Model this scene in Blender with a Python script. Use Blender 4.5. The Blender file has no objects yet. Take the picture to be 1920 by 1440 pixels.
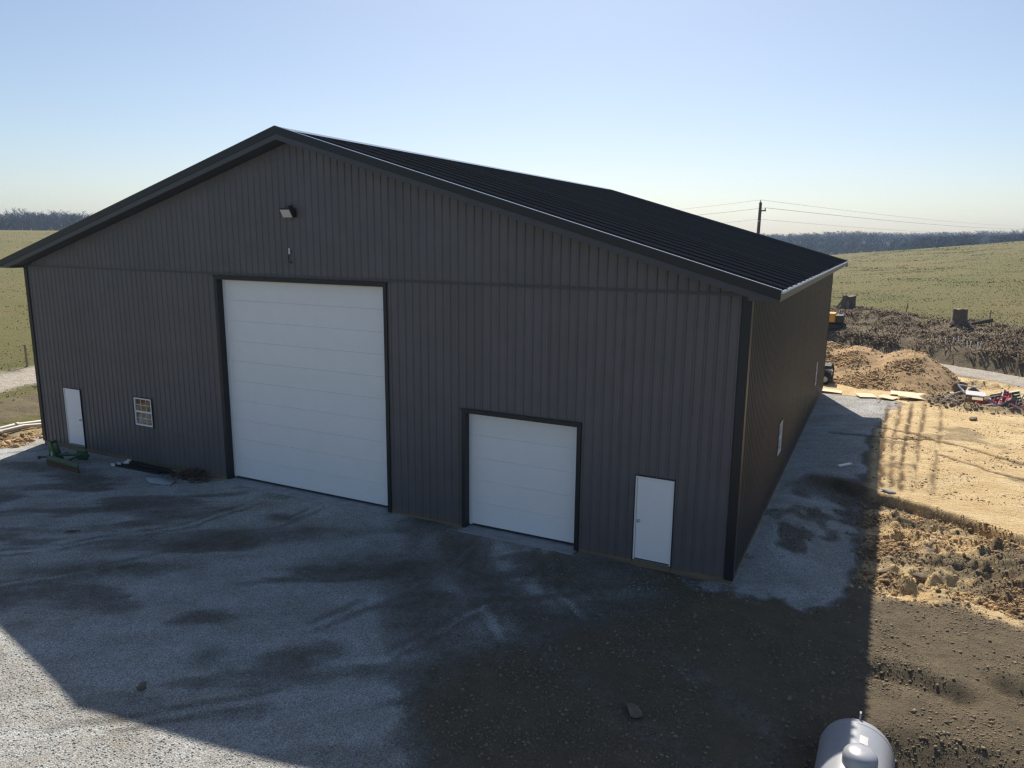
import bpy, math, random
import numpy as np
from mathutils import Vector, Matrix

random.seed(7)
RNG = np.random.default_rng(11)
scene = bpy.context.scene
C = scene.collection

# ------------------------------------------------------------------ camera
CAM = np.array([27.147, -16.147, 7.465])
YAW, PITCH, ROLL = -0.4601, -0.1937, 0.0100
fw = Vector((math.sin(YAW)*math.cos(PITCH), math.cos(YAW)*math.cos(PITCH), math.sin(PITCH)))
r0 = Vector((math.cos(YAW), -math.sin(YAW), 0.0))
u0 = r0.cross(fw)
rt = math.cos(ROLL)*r0 + math.sin(ROLL)*u0
up = -math.sin(ROLL)*r0 + math.cos(ROLL)*u0
cam_data = bpy.data.cameras.new('camera')
cam_data.sensor_width = 36.0
cam_data.sensor_fit = 'HORIZONTAL'
cam_data.lens = 36.0*1400.87/1920.0
cam_data.clip_start = 0.1
cam_data.clip_end = 6000
cam = bpy.data.objects.new('camera', cam_data)
C.objects.link(cam)
m3 = Matrix((rt, up, -fw)).transposed()
cam.matrix_world = Matrix.Translation(Vector(CAM)) @ m3.to_4x4()
scene.camera = cam

# ------------------------------------------------------------------ sky and sun
KX, KY = 0.335, -0.85                      # shadow shift per metre of height
sun_dir = Vector((-KX, -KY, 1.0)).normalized()
ELEV = math.asin(sun_dir.z)
AZ = math.atan2(sun_dir.x, sun_dir.y)
world = bpy.data.worlds.new('World')
scene.world = world
world.use_nodes = True
wn = world.node_tree.nodes
wl = world.node_tree.links
sky = wn.new('ShaderNodeTexSky')
sky.sky_type = 'NISHITA'
sky.sun_disc = False
sky.sun_elevation = ELEV
sky.sun_rotation = AZ % (2*math.pi)
sky.altitude = 200
sky.air_density = 0.9
sky.dust_density = 1.15
sky.ozone_density = 1.7
wl.new(sky.outputs[0], wn['Background'].inputs[0])
wn['Background'].inputs[1].default_value = 0.087
sun_data = bpy.data.lights.new('sun', 'SUN')
sun_data.energy = 5.0
sun_data.angle = math.radians(0.53)
sun_data.color = (1.0, 0.925, 0.82)
sun = bpy.data.objects.new('sun', sun_data)
sun.rotation_euler = (-sun_dir).to_track_quat('-Z', 'Y').to_euler()
sun.location = (0, 40, 60)
C.objects.link(sun)
scene.view_settings.view_transform = 'Standard'
scene.view_settings.look = 'None'
scene.view_settings.exposure = 0.38
scene.view_settings.gamma = 1.0
scene.view_settings.use_curve_mapping = False
scene.render.engine = 'CYCLES'
scene.cycles.volume_bounces = 0
scene.cycles.max_bounces = 5
scene.cycles.use_denoising = True
scene.cycles.denoising_prefilter = 'NONE'   # keeps the ribs and the fine gravel
scene.cycles.use_adaptive_sampling = True
scene.cycles.adaptive_threshold = 0.01
scene.cycles.adaptive_min_samples = 80
scene.cycles.sample_clamp_indirect = 2.0
scene.cycles.filter_width = 1.35

# ------------------------------------------------------------------ materials
MATS = {}
def mat(name, col, rough=0.6, metal=0.0, spec=0.5, var=0.0, vscale=3.0, bump=0.0, bscale=40.0, col2=None, island=0.0, stretch=None, trans=0.0, objrand=0.0):
    if name in MATS:
        return MATS[name]
    m = bpy.data.materials.new(name)
    m.use_nodes = True
    nt = m.node_tree
    b = nt.nodes['Principled BSDF']
    b.inputs['Base Color'].default_value = (*col, 1)
    b.inputs['Roughness'].default_value = rough
    b.inputs['Metallic'].default_value = metal
    b.inputs['Specular IOR Level'].default_value = spec
    b.inputs['Transmission Weight'].default_value = trans
    tc = nt.nodes.new('ShaderNodeTexCoord')
    src = tc.outputs['Object']
    if stretch:
        mp = nt.nodes.new('ShaderNodeMapping')
        mp.inputs['Scale'].default_value = stretch
        nt.links.new(src, mp.inputs[0]); src = mp.outputs[0]
    out = None
    if var > 0 or col2:
        n = nt.nodes.new('ShaderNodeTexNoise')
        n.inputs['Scale'].default_value = vscale
        n.inputs['Detail'].default_value = 6
        n.inputs['Roughness'].default_value = 0.65
        nt.links.new(src, n.inputs['Vector'])
        r = nt.nodes.new('ShaderNodeMapRange')
        r.inputs[1].default_value = 0.3; r.inputs[2].default_value = 0.7
        nt.links.new(n.outputs[0], r.inputs[0])
        mx = nt.nodes.new('ShaderNodeMix'); mx.data_type = 'RGBA'
        c2 = col2 if col2 else tuple(min(1, c*(1+var)) for c in col)
        c1 = col if col2 else tuple(c*(1-var) for c in col)
        mx.inputs[6].default_value = (*c1, 1); mx.inputs[7].default_value = (*c2, 1)
        nt.links.new(r.outputs[0], mx.inputs[0])
        out = mx.outputs[2]
    if island > 0 or objrand > 0:
        if island > 0:
            g = nt.nodes.new('ShaderNodeNewGeometry'); ro = g.outputs['Random Per Island']; k = island
        else:
            g = nt.nodes.new('ShaderNodeObjectInfo'); ro = g.outputs['Random']; k = objrand
        mr = nt.nodes.new('ShaderNodeMapRange')
        mr.inputs[3].default_value = 1-k; mr.inputs[4].default_value = 1+k
        nt.links.new(ro, mr.inputs[0])
        ml = nt.nodes.new('ShaderNodeMix'); ml.data_type = 'RGBA'; ml.blend_type = 'MULTIPLY'
        ml.inputs[0].default_value = 1
        if out: nt.links.new(out, ml.inputs[6])
        else: ml.inputs[6].default_value = (*col, 1)
        nt.links.new(mr.outputs[0], ml.inputs[7])
        out = ml.outputs[2]
    if out:
        nt.links.new(out, b.inputs['Base Color'])
    if bump > 0:
        n2 = nt.nodes.new('ShaderNodeTexNoise')
        n2.inputs['Scale'].default_value = bscale
        n2.inputs['Detail'].default_value = 5
        nt.links.new(src, n2.inputs['Vector'])
        bp = nt.nodes.new('ShaderNodeBump')
        bp.inputs['Strength'].default_value = min(1, bump)
        bp.inputs['Distance'].default_value = 0.02
        nt.links.new(n2.outputs[0], bp.inputs['Height'])
        nt.links.new(bp.outputs[0], b.inputs['Normal'])
    MATS[name] = m
    return m

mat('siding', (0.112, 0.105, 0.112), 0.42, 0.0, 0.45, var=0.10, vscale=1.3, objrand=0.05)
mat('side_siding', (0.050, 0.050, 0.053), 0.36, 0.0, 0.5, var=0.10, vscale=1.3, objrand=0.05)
mat('roof_metal', (0.027, 0.029, 0.034), 0.6, 0.0, 0.0, var=0.06, vscale=0.8, objrand=0.16)
for nm in ('siding', 'side_siding'):
    nt = MATS[nm].node_tree; N = nt.nodes
    b = N['Principled BSDF']
    src = b.inputs['Base Color'].links[0].from_socket
    tc = N.new('ShaderNodeTexCoord'); sx = N.new('ShaderNodeSeparateXYZ'); nt.links.new(tc.outputs['Object'], sx.inputs[0])
    n = N.new('ShaderNodeTexNoise'); n.inputs['Scale'].default_value = 2.5; n.inputs['Detail'].default_value = 8; n.inputs['Roughness'].default_value = 0.75
    nt.links.new(tc.outputs['Object'], n.inputs['Vector'])
    mr = N.new('ShaderNodeMapRange'); mr.inputs[1].default_value = 0.55; mr.inputs[2].default_value = 0.0; mr.inputs[3].default_value = -0.45; mr.inputs[4].default_value = 0.25
    nt.links.new(sx.outputs[2], mr.inputs[0])
    ad = N.new('ShaderNodeMath'); ad.operation = 'ADD'; ad.use_clamp = True; nt.links.new(mr.outputs[0], ad.inputs[0]); nt.links.new(n.outputs[0], ad.inputs[1])
    m2 = N.new('ShaderNodeMapRange'); m2.inputs[1].default_value = 0.5; m2.inputs[2].default_value = 0.9; m2.inputs[4].default_value = 0.7; nt.links.new(ad.outputs[0], m2.inputs[0])
    mx = N.new('ShaderNodeMix'); mx.data_type = 'RGBA'; nt.links.new(m2.outputs[0], mx.inputs[0]); nt.links.new(src, mx.inputs[6]); mx.inputs[7].default_value = (0.15, 0.12, 0.085, 1)
    nt.links.new(mx.outputs[2], b.inputs['Base Color'])
mat('black_trim', (0.016, 0.017, 0.02), 0.4, 0.0, 0.4, var=0.1, vscale=2)
mat('glossy_trim', (0.08, 0.082, 0.09), 0.10, 0.0, 1.0)
mat('fascia', (0.066, 0.068, 0.077), 0.42, 0.0, 0.4, var=0.08, vscale=2)
mat('soffit', (0.045, 0.046, 0.05), 0.5, 0.0, 0.4)
mat('white_door', (0.86, 0.86, 0.86), 0.45, 0.0, 0.4, var=0.02, vscale=2, bump=0.04, bscale=60)
mat('white_trim', (0.82, 0.82, 0.82), 0.4, 0.0, 0.4)
mat('weather_strip', (0.02, 0.02, 0.02), 0.8)
mat('steel', (0.55, 0.55, 0.56), 0.3, 1.0)
mat('treated_wood', (0.19, 0.145, 0.085), 0.8, var=0.35, vscale=6, stretch=(0.4, 4, 8), bump=0.3, bscale=20)
mat('concrete', (0.30, 0.30, 0.30), 0.85, var=0.25, vscale=4, bump=0.3, bscale=30)
mat('dark_inside', (0.03, 0.028, 0.025), 0.9)
mat('tank_paint', (0.36, 0.37, 0.39), 0.34, 0.15, 0.5, var=0.05, vscale=6, bump=0.05, bscale=30)
mat('tank_grey', (0.5, 0.51, 0.53), 0.45)
mat('black_rubber', (0.015, 0.015, 0.016), 0.6)
mat('black_plastic', (0.02, 0.02, 0.022), 0.4)
mat('lens', (0.62, 0.60, 0.55), 0.25, 0.0, 0.5)
mat('green_paint', (0.015, 0.085, 0.022), 0.4, var=0.3, vscale=9)
mat('green_rusty', (0.018, 0.075, 0.022), 0.5, col2=(0.045, 0.06, 0.022), vscale=5)
mat('rust', (0.14, 0.055, 0.025), 0.85, var=0.4, vscale=14, bump=0.3)
mat('sticker', (0.6, 0.6, 0.58), 0.5)
mat('plywood', (0.66, 0.55, 0.36), 0.8, var=0.15, vscale=3, stretch=(1, 6, 1))
mat('old_wood', (0.30, 0.23, 0.16), 0.9, var=0.4, vscale=5, stretch=(6, 6, 0.8), bump=0.6, bscale=18)
mat('stump_wood', (0.13, 0.10, 0.075), 0.95, var=0.45, vscale=5, stretch=(4, 4, 0.5), bump=0.8, bscale=10)
mat('stump_top', (0.24, 0.19, 0.13), 0.95, var=0.3, vscale=6)
mat('pole_wood', (0.12, 0.085, 0.06), 0.9, var=0.3, vscale=4, stretch=(4, 4, 0.5))
mat('wire', (0.42, 0.42, 0.44), 0.5)
mat('ceramic', (0.35, 0.35, 0.36), 0.3)
mat('yellow_paint', (0.62, 0.30, 0.02), 0.45, var=0.15, vscale=5)
mat('pvc', (0.50, 0.47, 0.40), 0.5, var=0.15, vscale=4)
mat('red_plastic', (0.42, 0.02, 0.045), 0.45, var=0.2, vscale=8)
mat('white_plastic', (0.75, 0.72, 0.70), 0.5, var=0.08, vscale=8)
mat('green_plastic', (0.01, 0.11, 0.085), 0.45, var=0.2, vscale=8)
mat('cardboard', (0.30, 0.19, 0.10), 0.9, var=0.15, vscale=6)
mat('blue_white', (0.50, 0.58, 0.70), 0.4, var=0.1, vscale=8)
mat('rock_grey', (0.28, 0.27, 0.26), 0.9, var=0.35, vscale=5, bump=0.7, bscale=12)
mat('rock_brown', (0.17, 0.135, 0.095), 0.95, var=0.35, vscale=6, bump=0.7, bscale=14)
mat('gravel_stone', (0.37, 0.395, 0.385), 0.9, island=0.25)
mat('clod_soil', (0.225, 0.175, 0.115), 0.98, island=0.35)
mat('clod_sand', (0.26, 0.17, 0.085), 0.98, col2=(0.48, 0.33, 0.17), vscale=0.9, island=0.4)
mat('bark', (0.078, 0.066, 0.074), 0.95, island=0.45)
mat('dry_brush', (0.095, 0.066, 0.043), 0.95, col2=(0.23, 0.170, 0.105), vscale=0.5, island=0.6)
mat('dry_grass', (0.22, 0.19, 0.09), 0.95, island=0.35)
mat('mound_soil', (0.27, 0.175, 0.085), 0.98, col2=(0.47, 0.315, 0.155), vscale=1.1, bump=1.0, bscale=6)
mat('brown_debris', (0.11, 0.065, 0.045), 0.95, island=0.5)
mat('plastic_sheet', (0.30, 0.33, 0.36), 0.5, var=0.2, vscale=5)

# glass for windows
gm = bpy.data.materials.new('window_glass'); gm.use_nodes = True
gb = gm.node_tree.nodes['Principled BSDF']
gb.inputs['Base Color'].default_value = (0.9, 0.93, 0.93, 1)
gb.inputs['Roughness'].default_value = 0.03
gb.inputs['Transmission Weight'].default_value = 1.0
gb.inputs['IOR'].default_value = 1.5
gb.inputs['Specular IOR Level'].default_value = 0.7
MATS['window_glass'] = gm

# ------------------------------------------------------------------ mesh helpers
class MB:
    def __init__(s):
        s.v = []; s.f = []
    def add(s, vs, fs):
        o = len(s.v)
        s.v += [tuple(v) for v in vs]
        s.f += [tuple(i+o for i in f) for f in fs]
        return s
    def box(s, x0, x1, y0, y1, z0, z1):
        return s.add([(x0,y0,z0),(x1,y0,z0),(x1,y1,z0),(x0,y1,z0),(x0,y0,z1),(x1,y0,z1),(x1,y1,z1),(x0,y1,z1)],
                     [(0,3,2,1),(4,5,6,7),(0,1,5,4),(1,2,6,5),(2,3,7,6),(3,0,4,7)])
    def obox(s, c, size, rot=(0,0,0)):
        M = Matrix.Translation(Vector(c)) @ (Matrix.Rotation(rot[2],4,'Z') @ Matrix.Rotation(rot[1],4,'Y') @ Matrix.Rotation(rot[0],4,'X'))
        a, b, d = size[0]/2, size[1]/2, size[2]/2
        vs = [M @ Vector(p) for p in [(-a,-b,-d),(a,-b,-d),(a,b,-d),(-a,b,-d),(-a,-b,d),(a,-b,d),(a,b,d),(-a,b,d)]]
        return s.add(vs, [(0,3,2,1),(4,5,6,7),(0,1,5,4),(1,2,6,5),(2,3,7,6),(3,0,4,7)])
    def prism(s, poly, axis, a, b):
        # poly: 2D points; extruded along axis from a to b
        def P(u, v, w):
            return {'x': (w,u,v), 'y': (u,w,v), 'z': (u,v,w)}[axis]
        n = len(poly)
        vs = [P(u,v,a) for u,v in poly]+[P(u,v,b) for u,v in poly]
        fs = [tuple(range(n)), tuple(range(2*n-1, n-1, -1))]
        fs += [(i, i+n, (i+1)%n+n, (i+1)%n) for i in range(n)]
        return s.add(vs, fs)
    def tube(s, path, rad, n=8, caps=True):
        path = [Vector(p) for p in path]
        if not isinstance(rad, (list, tuple)): rad = [rad]*len(path)
        rings = []
        prev = None
        for i, p in enumerate(path):
            t = (path[min(i+1, len(path)-1)]-path[max(i-1, 0)]).normalized()
            if prev is None:
                a = Vector((0,0,1)) if abs(t.z) < 0.9 else Vector((1,0,0))
                e1 = t.cross(a).normalized()
            else:
                e1 = (prev - t*prev.dot(t)).normalized()
            prev = e1
            e2 = t.cross(e1)
            rings.append([p+(e1*math.cos(2*math.pi*k/n)+e2*math.sin(2*math.pi*k/n))*rad[i] for k in range(n)])
        vs = [v for r in rings for v in r]
        fs = []
        for i in range(len(path)-1):
            for k in range(n):
                fs.append((i*n+k, i*n+(k+1)%n, (i+1)*n+(k+1)%n, (i+1)*n+k))
        if caps:
            fs.append(tuple(range(n-1, -1, -1)))
            fs.append(tuple((len(path)-1)*n+k for k in range(n)))
        return s.add(vs, fs)
    def lathe(s, prof, n=24, M=None):
        vs = []; fs = []
        for (r, z) in prof:
            for k in range(n):
                a = 2*math.pi*k/n
                p = Vector((r*math.cos(a), r*math.sin(a), z))
                vs.append(M @ p if M else p)
        for i in range(len(prof)-1):
            for k in range(n):
                fs.append((i*n+k, i*n+(k+1)%n, (i+1)*n+(k+1)%n, (i+1)*n+k))
        return s.add(vs, fs)
    def build(s, name, m, parent=None, smooth=False, bevel=0.0):
        me = bpy.data.meshes.new(name)
        me.from_pydata(s.v, [], s.f)
        me.update()
        me.materials.append(MATS[m])
        if smooth:
            for p in me.polygons: p.use_smooth = True
        o = bpy.data.objects.new(name, me)
        C.objects.link(o)
        if parent: o.parent = parent
        if bevel > 0:
            bm = o.modifiers.new('bevel', 'BEVEL'); bm.width = bevel; bm.segments = 2; bm.limit_method = 'ANGLE'
        return o

def tag(o, label=None, cat=None, group=None, kind=None):
    if label: o['label'] = label
    if cat: o['category'] = cat
    if group: o['group'] = group
    if kind: o['kind'] = kind
    return o
def thing(name, loc, label, cat, group=None, rz=0.0):
    e = bpy.data.objects.new(name, None)
    e.empty_display_size = 0.2
    C.objects.link(e)
    e.location = loc
    e.rotation_euler = (0, 0, rz)
    return tag(e, label, cat, group)
def np_mesh(name, V, F, m, parent=None, smooth=False):
    V = np.asarray(V, np.float32); F = np.asarray(F, np.int32)
    me = bpy.data.meshes.new(name)
    k = F.shape[1]
    me.vertices.add(len(V)); me.vertices.foreach_set('co', V.ravel())
    me.loops.add(F.size); me.loops.foreach_set('vertex_index', F.ravel())
    me.polygons.add(len(F))
    me.polygons.foreach_set('loop_start', np.arange(0, F.size, k, dtype=np.int32))
    me.polygons.foreach_set('loop_total', np.full(len(F), k, np.int32))
    if smooth: me.polygons.foreach_set('use_smooth', np.ones(len(F), bool))
    me.update(calc_edges=True)
    me.materials.append(MATS[m])
    o = bpy.data.objects.new(name, me)
    C.objects.link(o)
    if parent: o.parent = parent
    return o

# ------------------------------------------------------------------ numpy noise
def _h(ix, iy, seed):
    n = (ix.astype(np.int64)*374761393 + iy.astype(np.int64)*668265263 + seed*982451653) & 0xffffffff
    n = ((n ^ (n >> 13))*1274126177) & 0xffffffff
    n = n ^ (n >> 16)
    return (n & 0xffff)/65535.0
def vn(x, y, seed=0):
    ix = np.floor(x); iy = np.floor(y)
    fx = x-ix; fy = y-iy
    fx = fx*fx*(3-2*fx); fy = fy*fy*(3-2*fy)
    a = _h(ix, iy, seed); b = _h(ix+1, iy, seed); c = _h(ix, iy+1, seed); d = _h(ix+1, iy+1, seed)
    return (a*(1-fx)+b*fx)*(1-fy)+(c*(1-fx)+d*fx)*fy
def fbm(x, y, seed=0, oct=4):
    s = 0; a = 0.5; t = 0
    for i in range(oct):
        s = s+a*vn(x*2**i+i*17.3, y*2**i-i*9.1, seed+i); t += a; a *= 0.5
    return s/t
def ss(a, b, x):
    t = np.clip((x-a)/(b-a), 0, 1)
    return t*t*(3-2*t)
def polyd(x, y, pts):
    d = np.full(np.shape(x), 1e9)
    for (ax, ay), (bx, by) in zip(pts[:-1], pts[1:]):
        vx, vy = bx-ax, by-ay
        t = np.clip(((x-ax)*vx+(y-ay)*vy)/(vx*vx+vy*vy), 0, 1)
        d = np.minimum(d, np.hypot(x-ax-t*vx, y-ay-t*vy))
    return d

# ------------------------------------------------------------------ terrain
W, L = 24.67, 25.2
XC = W/2
SCX = [24.0, 26.15, 27.1, 29.0, 30.2, 31.0, 34.0, 40.0]
SCY = [9.2, 9.35, 8.95, 8.0, 7.0, 6.2, 4.0, 0.0]
CRACK = [(25.7,16.0),(27.4,16.2),(29.2,17.0),(30.2,16.4),(31.2,15.5),(32.1,14.7),(34,13.4),(37,12.5)]
CRACK2 = [(27.3,18.4),(28.7,17.7),(29.4,17.0)]
CRACK3 = [(29.5,14.2),(31.2,12.6),(33.5,11.5)]
PIT = (32.6, 26.0)
RD = (0.804, -0.594); RN = (0.594, 0.804)
def road_s(x, y):
    return (x-23.9)*RN[0]+(y-44.8)*RN[1] + 0.35*np.sin(((x-23.9)*RD[0]+(y-44.8)*RD[1])*0.15)
def left_road(x, y):
    c = -13.1-0.2*(y-7)
    return np.abs(x-c)-1.9
def height(x, y):
    x = np.asarray(x, float); y = np.asarray(y, float)
    az = np.arctan2(x-CAM[0], y-CAM[1]); d = np.hypot(x-CAM[0], y-CAM[1])
    # near ground
    z = -0.13 + 0*x
    z = z + (fbm(x*0.35, y*0.35, 3, 3)-0.5)*0.10*ss(0.2, 3.0, np.where(y < 0, -y, np.maximum(x-W, 0)))
    # the yard falls away towards the front right
    z = z - 0.36*ss(-2.5, -8.5, y)*ss(14, 20.5, x)*ss(30, 26.5, x)
    # aprons in front of the overhead doors
    z = z + 0.07*ss(0.9, 0.1, np.abs(y+0.1))*ss(8.6, 9.3, x)*ss(22.6, 21.8, x)
    # pad slope to the back
    z = z - 0.22*ss(10, 26, y)*(x > 10)
    # cut edge: the lower ground in front of the sand pad
    ys = np.interp(x, SCX, SCY) + 0.35*(fbm(x*1.1, y*0+2, 5, 3)-0.5)
    wx = ss(24.9, 26.8, x)
    low = ss(0.12, -0.15, y-ys)*ss(0.5, 3.5, y)
    z = z - 0.36*wx*low
    # churned soil in the low ground
    ch = ss(27.0, 28.2, x)*ss(1.0, 2.0, y)*ss(-0.3, -1.2, y-ys)
    z = z + ch*((fbm(x*1.0, y*1.3, 21, 4)-0.42)*0.75 + np.maximum(0, fbm(x*3.5, y*3.5, 31, 4)-0.45)*0.6)
    yd = -3.95+0.14*(x-27.9)+0.3*(fbm(x*1.2, 0*x, 35, 3)-0.5)
    z = z - 0.58*ss(0.15, -0.95, y-yd)*ss(26.1, 27.2, x)
    # heaped soil at right of the low ground
    z = z + 0.55*np.exp(-(((x-30.9)/1.0)**2+((y-4.6)/1.3)**2))*ss(28, 29.5, x)
    # soil field in front (right)
    so = ss(22.0, 24.5, x)*ss(0.8, -0.5, y)
    z = z + so*((fbm(x*1.3, y*1.6, 41, 5)-0.5)*0.16)
    z = z + 0.16*np.exp(-(((x-23.0)/1.0)**2+((y+5.6)/0.5)**2))*(0.6+0.8*fbm(x*3, y*3, 7, 3))
    for (a, b, yy, hh) in [(27.2, 29.4, -2.15, 0.16), (29.2, 32.0, -1.75, 0.2), (24.0, 27.0, -6.6, 0.12)]:
        q = ss(a, a+0.5, x)*ss(b, b-0.5, x)
        yc = yy - 0.22*(x-a) + 0.3*(fbm(x*1.5, 0*x, 77, 3)-0.5)
        z = z - hh*q*np.exp(-((y-yc)/0.22)**2) + 0.5*hh*q*np.exp(-((y-yc-0.42)/0.25)**2)
    # sand pad micro relief, ruts and gullies
    sp = ss(27.0, 27.6, x)*ss(-0.1, 0.4, y-ys)*ss(44, 36, y)
    z = z + sp*(fbm(x*0.6, y*0.6, 51, 4)-0.5)*0.16
    for i, tx in enumerate([27.60, 27.92, 28.22, 28.60, 29.15]):
        xr = tx + (0.012+0.012*i)*(y-10) + 0.07*np.sin(y*0.3+0.4*i)
        z = z - sp*0.035*np.exp(-((x-xr)/0.09)**2)*ss(26, 20, y)
    for cr, dp, wd in [(CRACK, 0.16, 0.10), (CRACK2, 0.10, 0.07), (CRACK3, 0.08, 0.08)]:
        dd = polyd(x+0.22*(fbm(y*0+x*2.2, y*2.2, 61, 3)-0.5), y+0.30*(fbm(x*2.0, y*2.0, 63, 3)-0.5), cr)
        z = z - dp*np.exp(-(dd/wd)**2)
    # pit with rubbish, and its rim
    pr = np.hypot((x-PIT[0])/2.3, (y-PIT[1])/1.25)
    z = z - 0.55*ss(1.0, 0.55, pr) + 0.22*np.exp(-((pr-1.25)/0.28)**2)*(0.3+1.4*fbm(x*1.6, y*1.6, 71, 4))
    # small berms beside the road
    z = z + 0.45*np.exp(-((road_s(x, y)+5.6)/0.8)**2)*ss(29, 31, x)*np.maximum(0, fbm(x*0.8, y*0.8, 81, 4)-0.38)*2.5
    # left side: rough dirt, ditch
    lf = ss(-0.5, -1.3, x)*ss(-14, -3, x)
    z = z + lf*(fbm(x*1.2, y*1.2, 91, 4)-0.45)*0.30
    # far country
    s = road_s(x, y)
    bank = 0.85*ss(0.25, 1.3, s) + 0.9*ss(1.2, 6.8, s) + 0.5*ss(1.0, 5.5, s)*ss(10.5, 6.5, s)*(fbm(x*0.35, y*0.35, 101, 4)-0.4)*1.6
    bank = bank + 0.35*ss(0.4, 2.5, s)*(fbm(x*0.9, y*0.9, 105, 4)-0.5)*2.4*ss(11, 7, s)
    ditch = -0.35*np.exp(-((s-0.2)/0.7)**2)
    zc = np.interp(az, [-0.4, -0.064, 0.038, 0.131, 0.35], [2.4, 3.55, 5.8, 8.1, 9.5])
    t = (d-68)/162.0
    tt = np.clip(t, 0, 1)
    zR = bank+ditch + (zc-1.75)*(tt*(1.25-0.25*tt)) - 10.5*ss(1.03, 2.0, t)
    zcl = np.interp(az, [-1.3, -1.053, -0.9, -0.6], [8.0, 8.1, 8.3, 8.0])
    t2 = (d-48)/252.0
    t2c = np.clip(t2, 0, 1)
    zL = (zcl+0.15)*t2c*(1.1-0.1*t2c) - 3.5*ss(1.02, 1.4, t2)
    wlft = ss(-0.42, -0.72, az)
    far_on = ss(0, 1, np.where(az > -0.57, (y-30)/8.0, (d-40)/8.0))
    zf = zR*(1-wlft)+zL*wlft
    # distant hills
    hill = (1-wlft)*(9.0*ss(430, 950, d)) + wlft*(6.5*ss(400, 700, d))
    hill = hill*(0.75+0.6*fbm(x*0.004, y*0.004, 111, 3))
    und = (fbm(x*0.012, y*0.012, 121, 3)-0.5)*1.2*ss(70, 140, d)*ss(1.0, 0.75, np.where(wlft > 0.5, t2, t))
    tuss = (fbm(x*0.25, y*0.25, 131, 3)-0.5)*0.22*ss(55, 80, d)
    z = z*(1-far_on*0.6) + far_on*(zf+und+tuss) + hill
    z = np.where((y < -18), z-0.0, z)
    # inside the barn stays low
    ins = (x > 0.15) & (x < W-0.15) & (y > 0.25) & (y < L-0.15)
    z = np.where(ins, -0.3, z)
    return z

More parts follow.
